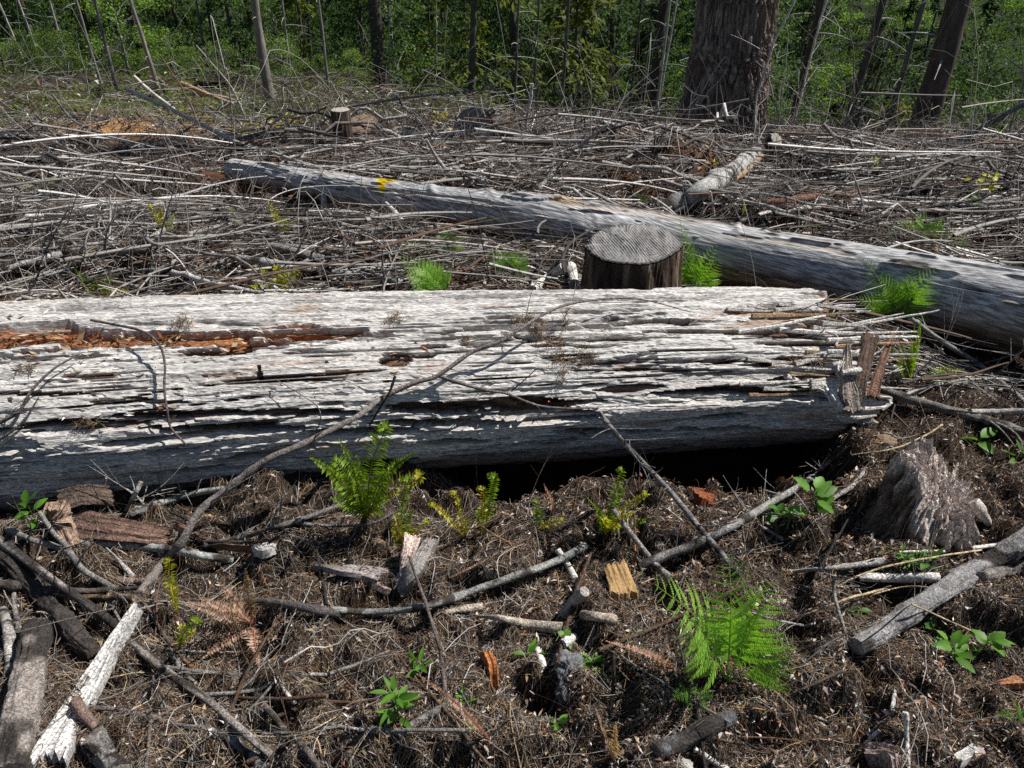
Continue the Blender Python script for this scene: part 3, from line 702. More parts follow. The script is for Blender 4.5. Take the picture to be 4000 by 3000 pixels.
sapling('curved dark whip bending left toward the broken snag', 10, [(1480, 850), (1495, 700), (1430, 610), (1330, 540), (1215, 490)], 9.5, 10, 5, 'grey', 10, .4)
sapling('slim straight stem right beside the broken white snag', 10, [(1255, 800), (1262, 640), (1275, 530)], 10.5, 9, 6, 'grey', 6, .3)
sapling('broken white snag with a splintered shredded top at the slope edge', 10, [(1190, 800), (1205, 690), (1218, 600), (1228, 515)], 10.5, 16, 22, 'white', 12, .12, 'snag', 'broken_snag')
sapling('thin leaning whip rising beside the pale log on the left mound', 0, [(1200, 712), (1120, 540), (1040, 420), (985, 340)], 11, 13, 8, 'brown', 8, .3, mul=1.6)
sapling('pale leaning sapling with a bent tip above the left mound', 0, [(1500, 690), (1440, 560), (1330, 420), (1210, 280)], 12, 14, 7, 'pale', 12, .4)
sapling('short pale upright stem beside the leaning bent-tip sapling', 0, [(1425, 690), (1415, 500), (1392, 415)], 12.5, 12, 10, 'pale', 3, .2)
sapling('crooked pale shrub stem standing left of the leaning trunks', 0, [(555, 640), (540, 520), (530, 410), (590, 395)], 22, 10, 6, 'pale', 8, .9)
sapling('leaning broken pale spike among the slash behind the right log', 10, [(1610, 800), (1640, 740), (1670, 645)], 9, 12, 9, 'pale', 3, .2)

# ================================================================ TRACED STICKS, BRANCHES AND WOOD
K = stick
K('long_pole', 2, [(-150, 60), (0, 175), (400, 470), (700, 690), (1000, 960), (1270, 1160), (1480, 1340), (1680, 1510)], 56, 50, (.30, .265, .24), 'long smooth grey-brown pole slanting across the lower left corner', 'pole', band=9, wig=.006, rough=.07, sides=14)
K('fallen_log', 2, [(20, 250), (160, 400), (300, 560), (450, 740), (570, 880)], 105, 110, 'dark', 'short dark peeling log lying under the slanting pole', 'log', rough=.25, sides=56, n=150, band=1.5, mul=1.3)
K('fallen_log', 2, [(235, 720), (190, 920), (130, 1200), (60, 1620)], 150, 230, (.27, .235, .21), 'scaly grey-pink log at the bottom left corner', 'log', rough=.3, sides=70, band=2.2, n=170)
K('fallen_log', 2, [(560, 1380), (640, 1500), (740, 1640)], 130, 150, 'grey', 'thick grey log end cut by the bottom edge beside the white plank', 'log', rough=.25, sides=50, band=2, n=120)
K('branch', 2, [(-40, 70), (0, 90), (200, 170), (400, 230, 'h', .05), (520, 360, 'h', .04), (700, 470)], 34, 36, 'grey', 'brownish forked branch running above the slanting pole at left', 'branch', twigs=4, rough=.1)
K('branch', 2, [(245, 0, 'h', .12), (330, 130, 'h', .09), (430, 225, 'h', .05)], 24, 34, 'grey', 'short smooth branch joining the forked branch near the bramble', 'branch')
K('branch', 2, [(505, 190), (780, 205), (1050, 235), (1250, 270), (1440, 295)], 52, 46, 'lichen', 'pale lichen-covered stick lying under the big arched branch', 'stick', band=3, rough=.2, sides=12)
K('split_branch', 2, [(-60, 440), (200, 465), (450, 478), (700, 480), (930, 462)], 52, 22, 'dark', 'splintered black and white branch lying level at left', 'branch', rough=.35, band=2, mul=2.2)
K('split_branch', 2, [(150, 480), (450, 520), (830, 535)], 26, 40, (.24, .16, .09), 'splintered orange-brown branch just under the black and white one', 'branch', rough=.35, band=2)
K('arched_branch', -1, [(300, 1285), (354, 1214), (392, 1172, 'h', .04), (434, 1102, 'h', .09), (490, 1057, 'h', .15), (577, 994, 1.69), (665, 955, 1.74), (774, 896, 1.84), (820, 861, 's', .03), (894, 826, 's', .03), (943, 812, 's', .04), (1016, 763, 's', .06), (1086, 735, 's', .08), (1170, 682, 's', .09), (1244, 654, 's', .08), (1373, 646, 's', .04), (1493, 674, 's', .02)], 58, 5, (.20, .175, .16), 'long arched branch rising from the ground and lying over the bleached log', 'branch', rough=.08, n=200, wig=.008, twigs=5, twl=.12, sides=12)
K('forked_branch', 11, [(645, 738, 's', .03), (800, 790, 's', .05), (950, 830, 's', .07), (1080, 850, 's', .08), (1300, 930, 's', .05), (1640, 940, 's', .02)], 24, 8, (.16, .14, .13), 'smooth dark side branch lying low across the front of the bleached log', 'branch', twigs=4, twl=.1, sides=8)
K('dead_twig', 11, [(385, 740, 's', .08), (350, 840, 's', .07), (290, 940, 's', .05), (225, 1050, 's', .02)], 18, 10, 'dark', 'stubby blackish twig crossing under the arched branch on the log', 'twig', twigs=3, twl=.06)
K('bent_branch', 1, [(560, 395, 's', .03), (720, 425, 's', .04), (880, 465, 's', .05), (960, 520, 's', .06), (1005, 590, 's', .05), (1022, 690, 's', .04), (1015, 800, 's', .04), (1030, 950, 's', .05), (1055, 1060, 's', .04), (1150, 1165, 1.80)], 17, 13, (.13, .10, .09), 'bent brown branch hanging down over the left part of the bleached log', 'branch', sides=9, n=70)
K('dead_twig', 1, [(480, 610, 's', .02), (330, 700, 's', .03), (200, 830, 's', .04), (120, 960, 's', .04), (0, 1030, 's', .03)], 10, 24, (.11, .095, .09), 'dark forked twig lying on the left end of the bleached log', 'twig', twigs=5, twl=.1)
K('dead_twig', 1, [(240, 870, 's', .03), (160, 1000, 's', .03), (80, 1080, 's', .03), (-30, 1150, 's', .03)], 8, 18, (.11, .095, .09), 'short dark twig beneath the forked twig at the far left of the bleached log', 'twig', twigs=2, twl=.07)
K('curved_twig', 1, [(1700, 760, 's', .02), (1850, 850, 's', .05), (1960, 930, 's', .05), (1975, 1030, 's', .04), (1905, 1125, 's', .02)], 5, 9, (.2, .17, .15), 'fine curved twig on the bleached log left of the arched branch', 'twig')
K('wood_splinter', 11, [(1270, 685, 's', .06), (1190, 760, 's', .05), (1100, 835, 's', .02)], 4, 10, 'dark', 'short dark spike of a twig standing off the bleached log', 'twig')
K('leaning_branch', -1, [(1296, 890, 's', .01), (1340, 948, 1.66), (1400, 1010, 'h', .17), (1460, 1075, 'h', .10), (1520, 1150, 'h', .04), (1600, 1248)], 24, 42, (.23, .22, .22), 'grey stick leaning down from the front of the bleached log to the bracken', 'branch', twigs=9, twl=.13, band=4)
K('grey_branch', 12, [(1700, -60, 'h', .09), (1820, 110, 'h', .07), (1960, 290, 'h', .03), (2090, 420)], 30, 44, 'grey', 'shorter grey stick left of the bracken, beside the leaning one', 'branch', band=3, mul=1.3)
K('long_branch', -1, [(1845, 925, 'h', .20), (1815, 970, 'h', .14), (1770, 1018, 'h', .07), (1718, 1057), (1648, 1095), (1590, 1130), (1520, 1168), (1440, 1197), (1385, 1222)], 22, 62, (.29, .275, .26), 'mottled pale branch running down left from the broken end of the log', 'branch', band=3.5, rough=.2, twigs=5, twl=.1, sides=12)
K('fallen_log', -1, [(2260, 1140), (2140, 1215), (2050, 1271), (1930, 1350), (1850, 1396)], 130, 105, (.25, .24, .235), 'silvery grey birch-like log half buried at the right', 'log', band=3, rough=.14, sides=60, n=220)
K('fallen_log', 22, [(2250, 330), (2130, 355), (1950, 400)], 80, 60, (.20, .18, .16), 'shorter brown-grey log end just below the silvery birch-like log', 'log', band=2, rough=.25, sides=34, n=90)
K('white_slab', 22, [(1195, 400), (1400, 410), (1690, 405)], 62, 60, 'white', 'bleached white block of split wood lying near the silvery log', 'wood piece', sides=6, rough=.18, mul=1.15)
K('grey_slab', 22, [(800, 365), (1050, 345), (1350, 300)], 22, 46, 'pale', 'long weathered grey sliver pointing left from the silvery log', 'wood piece', sides=6, rough=.3)
K('white_slab', 22, [(1440, 245), (1750, 235), (2060, 205)], 14, 30, 'white', 'thin white sliver behind the small green herbs at right', 'wood piece', sides=6, rough=.3)
K('grey_slab', 22, [(1750, 385), (1880, 340)], 40, 70, 'grey', 'small grey chunk wedged behind the silvery log', 'wood piece', sides=6, rough=.3)
K('dry_stalk', 22, [(1060, 460, 'h', .05), (1200, 390, 'h', .08), (1500, 305, 'h', .10), (1950, 235, 'h', .05)], 12, 12, 'straw', 'long straw stalk arching above the white block', 'stalk')
K('dry_stalk', 22, [(770, 670), (1100, 540, 'h', .06), (1250, 500, 'h', .07), (1390, 460, 'h', .04)], 12, 16, 'straw', 'straight straw stalk rising toward the white block from the bracken', 'stalk')
K('dry_stalk', 22, [(1270, 510, 'h', .05), (1450, 465, 'h', .07), (1620, 465, 'h', .07), (1800, 520, 'h', .02)], 10, 8, 'straw', 'bent straw stalk over the middle of the silvery log', 'stalk')
K('dry_stalk', 22, [(1520, 570, 'h', .12), (1700, 650, 'h', .07), (1900, 740, 'h', .01)], 10, 12, 'straw', 'yellowish stalk running down right from the silvery log to green leaves', 'stalk')
K('curved_twig', 22, [(820, 960), (1050, 780, 'h', .05), (1350, 660, 'h', .10), (1600, 510, 'h', .06), (1690, 430)], 8, 12, 'grey', 'smooth grey twig curving over the near end of the silvery log', 'twig', twigs=3)
K('upright_stick', 22, [(1110, 750, 'h', .0), (1065, 600, 'h', .05), (1040, 480, 'h', .09), (1045, 390, 'h', .12)], 22, 22, 'grey', 'knobbly grey stick poking up left of the silvery log', 'stick', twigs=5, twl=.06)
K('dry_stalk', 22, [(1600, 1030), (1750, 1150), (1900, 1280), (2060, 1420), (2230, 1560)], 7, 12, (.25, .12, .07), 'thin reddish stalk slanting down to the bottom right corner', 'stalk')
K('dry_stalk', 22, [(80, 1105), (300, 1160), (615, 1222)], 12, 8, (.42, .24, .10), 'orange dry stalk lying below the bracken', 'stalk')
K('curved_twig', 22, [(1090, 980, 'h', .04), (900, 1070, 'h', .03), (740, 1140), (620, 1190)], 20, 8, (.12, .09, .07), 'dark brown twig with a hooked end below the bracken', 'twig')
K('curved_twig', 22, [(530, 1020), (700, 1050), (860, 1120), (1000, 1220)], 14, 10, 'dark', 'black twig running right from under the bracken', 'twig')
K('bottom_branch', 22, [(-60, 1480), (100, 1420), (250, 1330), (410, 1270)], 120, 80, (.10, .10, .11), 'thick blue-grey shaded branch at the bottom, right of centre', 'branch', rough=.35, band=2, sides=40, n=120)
K('white_stick', 22, [(180, 1460), (270, 1520), (380, 1590)], 26, 44, 'white', 'thick white broken stick at the bottom below the shaded branch', 'stick', sides=7)
K('white_stick', 22, [(1180, 1480), (1320, 1345)], 18, 26, 'white', 'stubby pale stick end lying in bark chips near the bottom right', 'stick')
K('white_stick', 22, [(1480, 1235, 'h', .06), (1488, 1400, 'h', .02), (1500, 1590)], 34, 24, 'white', 'upright white stick crossing the bottom edge at right', 'stick', rough=.25)
K('white_stick', 22, [(1412, 1115), (1402, 1230)], 24, 28, 'white', 'small white peg just above the upright white stick', 'stick')
K('grey_stick', 22, [(900, 1250), (990, 1290), (1060, 1330)], 10, 22, 'pale', 'small pale wedge of stick among chips below the hooked twig', 'stick')
K('curved_twig', 22, [(660, 1560), (700, 1470), (800, 1440)], 20, 14, 'pale', 'curved pale root at the bottom edge, below the pale wedge', 'root')
K('long_branch', -1, [(530, 1298), (600, 1302), (680, 1318), (740, 1326)], 46, 56, (.085, .075, .07), 'dark half of the curved branch in the centre foreground', 'branch', rough=.15, sides=12, mul=1.3)
K('long_branch', 12, [(-20, 600), (200, 620), (400, 612), (600, 575), (780, 520), (950, 455), (1200, 370), (1400, 290), (1500, 240), (1560, 205)], 40, 50, (.27, .27, .255), 'pale lichen-grey curved branch across the centre foreground', 'branch', band=2.6, rough=.12, sides=14, n=100)
K('curved_twig', 12, [(470, 270, 'h', .14), (520, 420, 'h', .12), (570, 560, 'h', .10), (640, 780, 'h', .06), (670, 900, 'h', .03), (692, 1110)], 16, 30, (.15, .12, .105), 'slim brown twig slanting over the curved branch, tip up by pink bark', 'twig', twigs=3, twl=.08)
K('short_stick', 12, [(1425, 630, 'h', .0), (1480, 560, 'h', .035), (1555, 490, 'h', .07)], 66, 62, 'pale', 'short tan stick stub propped up with a round cut end', 'stick', rough=.15, sides=14)
K('short_stick', 12, [(880, 640), (1040, 655), (1200, 690), (1415, 720)], 16, 78, (.38, .33, .27), 'peeled tan stick with thick cut end near the centre bottom', 'stick', sides=14)
K('short_stick', 12, [(1545, 635), (1640, 645), (1750, 665)], 60, 56, (.40, .34, .28), 'short peeled stick right of the propped stub', 'stick', sides=14)
K('short_stick', 12, [(690, 620), (800, 600), (920, 585)], 26, 56, (.40, .34, .28), 'pale tapered stick stub touching the curved branch from below', 'stick', sides=12)
K('white_stick', 12, [(1262, 845), (1280, 900), (1305, 965)], 40, 50, 'white', 'small white upright chunk left of the charred lump', 'wood piece', sides=8, mul=1.2)
K('white_stick', 12, [(1385, 230), (1440, 310), (1500, 420)], 34, 50, 'white', 'cracked white chunk lying under the tip of the curved branch', 'wood piece', sides=8)
K('white_stick', 12, [(1490, 770), (1420, 815)], 50, 60, 'white', 'small white chunk just behind the charred lump', 'wood piece', sides=8)
K('pale_stick', 12, [(1895, 340), (2000, 290)], 50, 56, 'white', 'cut white end of wood left of the bracken', 'wood piece', sides=10)
K('grey_board', 12, [(400, 1365), (550, 1275), (700, 1190)], 64, 56, (.20, .185, .17), 'flat dark grey board piece below the leafy green plant', 'board', sides=4, rough=.1, twigs=0)
K('dry_stalk', 12, [(320, 1590), (360, 1480), (415, 1340), (430, 1290)], 18, 14, (.42, .24, .12), 'orange-tan flat stalk standing below the grey board', 'stalk')
K('curved_twig', 12, [(590, 1120), (700, 1200), (830, 1320), (1080, 1500)], 14, 6, (.33, .24, .17), 'tan twig running down right from the grey board', 'twig')
K('curved_twig', 12, [(-20, 1310), (180, 1345), (400, 1370), (560, 1350)], 20, 16, 'pale', 'pale rough twig meeting the grey board from the left', 'twig', rough=.3)
K('curved_twig', 12, [(380, 1500), (600, 1430), (850, 1390), (1000, 1370)], 12, 6, 'brown', 'brown twig lying level under the grey board', 'twig')
K('curved_twig', 12, [(850, 1480), (920, 1530), (1000, 1570)], 20, 14, 'pale', 'pale grey twig end at the bottom centre edge', 'twig')
K('curved_twig', 12, [(1010, 1290), (1250, 1240), (1450, 1205), (1640, 1140)], 8, 10, 'dark', 'thin dark twig passing in front of the dark burrow', 'twig')
K('upright_stick', 12, [(1730, 860, 'h', .10), (1735, 1050, 'h', .06), (1715, 1250)], 22, 26, 'dark', 'dark upright twig right of the charred lump', 'twig')
K('dead_stalk', 12, [(1610, 1190, 'h', .07), (1660, 1350, 'h', .04), (1710, 1560)], 12, 22, (.30, .22, .18), 'brownish dead stem at the bottom right of the burrow', 'stalk')
K('curved_twig', 12, [(2230, 720), (2150, 820), (2060, 930)], 12, 16, 'straw', 'pale tan twig left of the lowest bracken frond', 'twig')
K('dark_branch', -1, [(440, 1178), (520, 1160), (600, 1138, 'h', .02), (680, 1112, 'h', .03), (745, 1085, 'h', .04), (810, 1048, 'h', .06)], 38, 24, (.15, .14, .135), 'dark rough branch leading into the large sword fern from the left', 'branch', twigs=9, twl=.14, band=4)
K('dark_branch', -1, [(640, 1130, 'h', .02), (720, 1136, 'h', .03), (800, 1132, 'h', .04), (850, 1108, 'h', .06)], 20, 16, (.16, .15, .145), 'thinner rough branch passing below the large sword fern', 'branch', twigs=5, twl=.1)
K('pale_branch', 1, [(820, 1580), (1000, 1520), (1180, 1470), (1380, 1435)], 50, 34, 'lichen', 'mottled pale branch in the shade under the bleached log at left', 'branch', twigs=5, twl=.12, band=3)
K('upright_stick', 1, [(780, 1570), (830, 1480, 'h', .05), (870, 1395, 'h', .10)], 26, 30, 'pale', 'cut pale twig fork pointing up in front of the dark log side', 'twig', twigs=4, twl=.15)
K('curved_twig', 1, [(655, 1370, 'h', .12), (640, 1440, 'h', .09), (655, 1520, 'h', .04), (690, 1590)], 12, 10, 'pale', 'thin hooked twig before the dark log side, left of the cut twig', 'twig')
K('bark_strip', 2, [(460, 1165, 'h', .04), (520, 1250, 'h', .03), (590, 1330, 'h', .01)], 66, 60, (.20, .135, .115), 'brown strip of bark resting on the white plank', 'bark', sides=6, rough=.3)
K('bark_strip', 2, [(730, 420), (820, 430), (930, 425)], 50, 40, (.20, .145, .12), 'small brown bark strip behind the arched branch foot', 'bark', sides=6, rough=.3)
K('wood_splinter', 2, [(655, 220, 'h', .05), (740, 310, 'h', .03), (820, 400)], 8, 36, 'pale', 'pointed pale splinter below the forked branch', 'wood piece', sides=5)
K('curved_twig', 2, [(910, 590), (970, 690), (1030, 780), (1085, 855)], 20, 24, (.12, .09, .08), 'dark red-brown twig below the small yellow-green fern frond', 'twig')
K('curved_twig', 2, [(985, 740), (1090, 855), (1180, 950), (1270, 1015)], 16, 26, (.22, .11, .06), 'reddish brown strip crossing the leaf litter left of centre', 'twig')
K('curved_twig', 2, [(1060, 880), (1130, 990), (1210, 1070)], 34, 30, 'grey', 'grey stick section behind the slanting pole', 'stick')
K('curved_twig', 2, [(1560, 1110), (1660, 1230), (1760, 1350), (1900, 1480), (1960, 1580)], 36, 42, (.17, .14, .12), 'rough brown branch right of the slanting pole, running to the bottom edge', 'branch', rough=.3, band=3)
K('bluish_branch', 2, [(1270, 1340), (1400, 1390), (1500, 1460), (1640, 1580)], 44, 66, (.26, .27, .285), 'bluish grey lichened branch at the bottom beside the slanting pole', 'branch', rough=.25, band=3)
K('curved_twig', 2, [(600, 1210), (750, 1220), (900, 1260), (1100, 1310), (1300, 1330)], 26, 20, (.15, .135, .13), 'dark wavy branch crossing beneath the slanting pole', 'branch', twigs=5)
K('white_stick', 2, [(1710, 1010), (1750, 1090), (1820, 1180)], 10, 26, 'white', 'thin bare white hooked stick in the brown litter', 'stick')
K('upright_stick', 2, [(85, 490), (90, 600), (115, 730)], 26, 34, 'grey', 'grey twig standing up near the left edge by the dark peeling log', 'twig')
K('upright_stick', 2, [(20, 610), (45, 720), (60, 860), (70, 980)], 60, 66, 'pale', 'pale scaly stick behind the scaly grey-pink log', 'stick', band=2)
K('upright_stick', 2, [(660, 530), (700, 600), (760, 700)], 20, 16, 'grey', 'small grey twig above the pointed top of the white plank', 'twig', twigs=2)
K('curved_twig', 2, [(950, 1000), (935, 1200), (920, 1400), (900, 1580)], 14, 22, (.18, .15, .13), 'brown upright twig right of the white plank near the bottom', 'twig')
K('curved_twig', 2, [(1035, 1560), (1150, 1460), (1300, 1360), (1420, 1290)], 12, 8, 'straw', 'pale thin stalk crossing the bottom of the slanting pole', 'stalk')
K('curved_twig', 2, [(1390, 1335), (1600, 1385), (1850, 1370), (2100, 1250)], 12, 7, 'straw', 'long thin pale stalk curving right from the slanting pole', 'stalk')
K('curved_twig', 2, [(650, 1030), (850, 990), (1000, 1010), (1180, 1060)], 8, 6, 'straw', 'thin pale stalk right of the white plank', 'stalk')
K('curved_twig', 12, [(1860, 0, 'h', .06), (1865, 160, 'h', .04), (1868, 330)], 12, 14, (.34, .18, .09), 'upright rusty stem just below the leaning grey stick', 'stalk')
K('curved_twig', 12, [(900, 80, 'h', .03), (1030, 160), (1160, 230)], 12, 16, (.34, .20, .11), 'dry rust-coloured stalk behind the curved branch', 'stalk')
K('curved_twig', 12, [(720, 410), (900, 320), (1050, 230), (1200, 160)], 16, 10, (.30, .18, .11), 'longer rusty stalk pointing to the burrowing ferns', 'stalk')
K('curved_twig', 11, [(1480, 1580), (1500, 1480, 'h', .06), (1520, 1370, 'h', .12)], 12, 16, (.40, .26, .16), 'tan upright broken stem before the black hollow', 'stalk')
# planks and rot pieces with broad flat shapes
def plank(name, t, pts, w0, w1, col, label, cat='wood piece', th=.012, seed=1, tilt=.0, edge=.25, lift=.012, mt=None):
    """flat split piece: outline along a centre line, ragged ends, fibre relief on top"""
    G = [np.array(resolve(t, p, lift)) for p in pts]; n, m = 90, 22
    C = catmull(G, n); w = np.linspace(w0, w1, n) * TS / FPX * proj(*G[0])[2]
    T = unit(np.gradient(C, axis=0)); S = unit(np.cross(T, [0, 0, 1.])); S[:, 2] += tilt; S = unit(S); N_ = unit(np.cross(S, T))
    a = np.linspace(-.5, .5, m)[None, :]; tt = np.linspace(0, 1, n)[:, None]
    L = np.linalg.norm(np.diff(C, axis=0), axis=1).sum()
    ww = w[:, None] * (1 + edge * (f2(tt * 9, np.sign(a) * 3 + 5 + tt * 0, seed, 3) - .5))
    ext = .18 * L * (f2(a * 9 + seed, a * 0, seed + 2, 3) - .5) + 0 * tt
    Pp = C[:, None] + S[:, None] * (a * ww)[..., None] + T[:, None] * (ext * (2 * np.abs(tt - .5)) ** 3 * np.sign(tt - .5))[..., None]
    fib = f2(tt * L * 9, a * w.mean() * 160, seed + 4, 3); big = f2(tt * L * 5, a * 3, seed + 5, 3)
    top = Pp + N_[:, None] * (th * (.5 + .5 * fib + .8 * (big - .5)))[..., None]; bot = Pp - N_[:, None] * th * .6
    v = np.concatenate([top.reshape(-1, 3), bot.reshape(-1, 3)]); b = n * m
    i = np.arange(n - 1)[:, None] * m; j = np.arange(m - 1)[None]
    q = np.stack([i + j, i + j + 1, i + m + j + 1, i + m + j], -1).reshape(-1, 4)
    fs = [q, q[:, ::-1] + b]; k = np.arange(n - 1) * m
    fs.append(np.stack([k, k + m, k + m + b, k + b], -1)); k2 = k + m - 1; fs.append(np.stack([k2, k2 + b, k2 + m + b, k2 + m], -1))
    k = np.arange(m - 1); fs.append(np.stack([k, k + b, k + 1 + b, k + 1], -1)); k2 = k + (n - 1) * m; fs.append(np.stack([k2, k2 + 1, k2 + 1 + b, k2 + b], -1))
    c = (np.array(PAL[col] if isinstance(col, str) else col) * (.55 + .9 * fib)[..., None]).reshape(-1, 3); c = np.concatenate([c, c * .7])
    me = make_mesh(name, v - G[0], np.concatenate(fs), c, False, mt or M_WOOD)
    return tag(obj(name, me, None, tuple(G[0])), label, cat)
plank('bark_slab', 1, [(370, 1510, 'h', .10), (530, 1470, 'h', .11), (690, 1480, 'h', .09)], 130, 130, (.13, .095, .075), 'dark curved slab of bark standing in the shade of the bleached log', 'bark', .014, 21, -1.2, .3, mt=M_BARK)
plank('bark_slab', 2, [(470, 70, 'h', .03), (700, 110, 'h', .05), (1040, 160, 'h', .02)], 190, 110, (.17, .105, .08), 'broad sheet of dark red-brown bark behind the lichen stick', 'bark', .016, 22, -.5, .3, mt=M_BARK)
plank('bark_slab', 2, [(1110, 90, 'h', .03), (1330, 200, 'h', .03), (1590, 240, 'h', .01)], 70, 26, (.16, .09, .06), 'long curled strip of dark bark right of the arched branch foot', 'bark', .012, 23, .5, .3, mt=M_BARK)
plank('bark_slab', 2, [(350, -40, 'h', .13), (390, 70, 'h', .07), (450, 215, 'h', .01)], 120, 90, (.36, .25, .18), 'upright cracked block of tan and grey bark left of the bark sheet', 'bark', .03, 24, .2, .25, mt=M_BARK)
plank('split_plank', 2, [(840, 610, 'h', .05), (590, 1030, 'h', .045), (300, 1540, 'h', .03)], 50, 185, (.56, .54, .52), 'tapering bleached white plank crossed by the slanting pole', 'plank', .022, 3)
plank('bark_plate', 12, [(-110, 345), (60, 360, 'h', .02), (200, 375, 'h', .025), (300, 400, 'h', .01)], 40, 150, (.30, .26, .245), 'thin curled sheet of grey bark left of the pink bark flake', 'bark', .01, 7, .5)
plank('bark_plate', 12, [(-20, 425), (150, 405, 'h', .02), (340, 490)], 26, 44, (.36, .27, .23), 'narrow pinkish curl of bark beneath the grey bark sheet', 'bark', .012, 8, .5)
plank('bark_flake', 12, [(490, 165, 'h', .06), (465, 260, 'h', .05), (440, 390, 'h', .01)], 110, 50, 'pinkish', 'pink flaky bark piece standing at the foot of a fern frond', 'bark', .02, 9, .3, .5)
plank('bark_flake', 12, [(610, 190, 'h', .03), (520, 330, 'h', .03), (420, 470)], 80, 90, (.25, .23, .215), 'grey cracked bark piece right behind the pink flake', 'bark', .02, 10, .2)
plank('stone_slab', 12, [(1735, 330, 'h', .03), (1770, 420, 'h', .025), (1800, 520)], 140, 160, (.36, .23, .105), 'flat ochre slab of stone left of the bracken', 'stone', .012, 11, -.1, .12, mt=M_STONE)
plank('rotten_chunk', 12, [(940, 870, 'h', .02), (975, 960, 'h', .025), (990, 1065)], 60, 50, (.36, .14, .05), 'narrow orange-red rotten wood chunk in the middle foreground', 'wood piece', .018, 12, .3, .4)
plank('rotten_chunk', 21, [(165, 1500, 'h', .0), (225, 1510, 'h', .02), (290, 1530)], 150, 130, (.25, .075, .03), 'crumbly red-brown cube of rotten wood under the log hollow', 'wood piece', .03, 13, .2, .4)
plank('rotten_chunk', 21, [(570, 1440), (650, 1420, 'h', .02), (725, 1385, 'h', .02)], 60, 30, (.33, .17, .09), 'orange-brown bark chip at the lip of the black hollow', 'bark', .012, 14, .6)
plank('rotten_chunk', 22, [(2040, 1075), (2110, 1060, 'h', .02), (2195, 1050, 'h', .02)], 40, 90, (.33, .15, .075), 'terracotta-coloured bark flake near the right picture edge', 'bark', .012, 15, .4)
plank('bark_flake', 22, [(1240, 1510, 'h', .02), (1350, 1520, 'h', .02), (1450, 1560)], 70, 110, (.38, .30, .27), 'smooth pinkish wood chunk at the bottom edge right of centre', 'wood piece', .03, 16, .2)
plank('bark_flake', 22, [(1800, 1540), (1860, 1510, 'h', .02), (1920, 1470)], 60, 70, (.50, .48, .46), 'white curled bark flake in the bottom right corner', 'bark', .012, 17, .3)
plank('bark_flake', 2, [(1590, 240, 'h', .02), (1640, 240, 'h', .03), (1680, 240)], 70, 90, (.50, .48, .46), 'small white knobbly wood fragment left of the grey bark sheet', 'wood piece', .02, 18, .2, .5)
plank('pale_slab', 2, [(520, 1400), (560, 1460, 'h', .02), (610, 1530)], 60, 80, (.38, .34, .31), 'pale peeling bark patch on the thick grey log end', 'bark', .012, 19, .2)
plank('rotten_chunk', 10, [(1330, 1340, 'h', .0), (1420, 1245, 'h', .06), (1400, 1150)], 0, 0, 'white', 'x') if 0 else None
def lump(name, t, x, y, w, h, col, label, cat, seed, zs=.8, hgt=.0, rough=.45):
    q = np.array(surf(*tp(t, x, y), hgt)); s = w * TS / 2 / FPX * proj(*q)[2]; s2 = h * TS / 2 / FPX * proj(*q)[2]
    n, m = 46, 60; th = np.linspace(.02, np.pi - .02, n)[:, None]; ph = np.arange(m)[None] * 2 * np.pi / m
    d = np.stack([np.sin(th) * np.cos(ph), np.sin(th) * np.sin(ph), np.cos(th) + ph * 0], -1)
    r = 1 + rough * 2 * (f3(d[..., 0] * 1.6, d[..., 1] * 1.6, d[..., 2] * 1.6, seed, 5) - .5)
    v = d * r[..., None] * np.array([s, s2 * .9, s2 * zs]); c = np.array(col) * (.3 + 1.4 * f3(d[..., 0] * 6, d[..., 1] * 6, d[..., 2] * 6, seed + 1, 4))[..., None]
    i = np.arange(n - 1)[:, None] * m; j = np.arange(m)[None]; j2 = (j + 1) % m
    f = np.stack([i + j, i + m + j, i + m + j2, i + j2], -1).reshape(-1, 4)
    return tag(obj(name, make_mesh(name, v.reshape(-1, 3), f, c.reshape(-1, 3), False, M_STONE), None, tuple(q)), label, cat)
lump('charred_lump', 12, 1455, 950, 190, 210, (.15, .155, .16), 'charred grey lump of wood beside the dark burrow hole', 'wood piece', 31, .9)
lump('charred_lump', 12, 1430, 1110, 110, 160, (.12, .125, .13), 'lower charred grey lump at the right rim of the burrow', 'wood piece', 32, .8)
lump('bark_lump', 12, 1990, 1400, 120, 100, (.34, .31, .28), 'pale crusty lump near the bottom right of the burrow', 'wood piece', 33, .7)
lump('bark_lump', 22, 90, 1570, 180, 110, (.40, .38, .35), 'whitish crumbly lump at the bottom edge by the white stick', 'wood piece', 34, .6)
lump('bark_lump', 22, 1830, 110, 90, 90, (.30, .23, .18), 'small brown crumbly lump at the foot of the rotten stump', 'wood piece', 35, .8)
lump('bark_lump', 21, 1350, 1150, 130, 100, (.24, .17, .11), 'curled brown bark lump under the broken end of the log', 'bark', 36, .8)
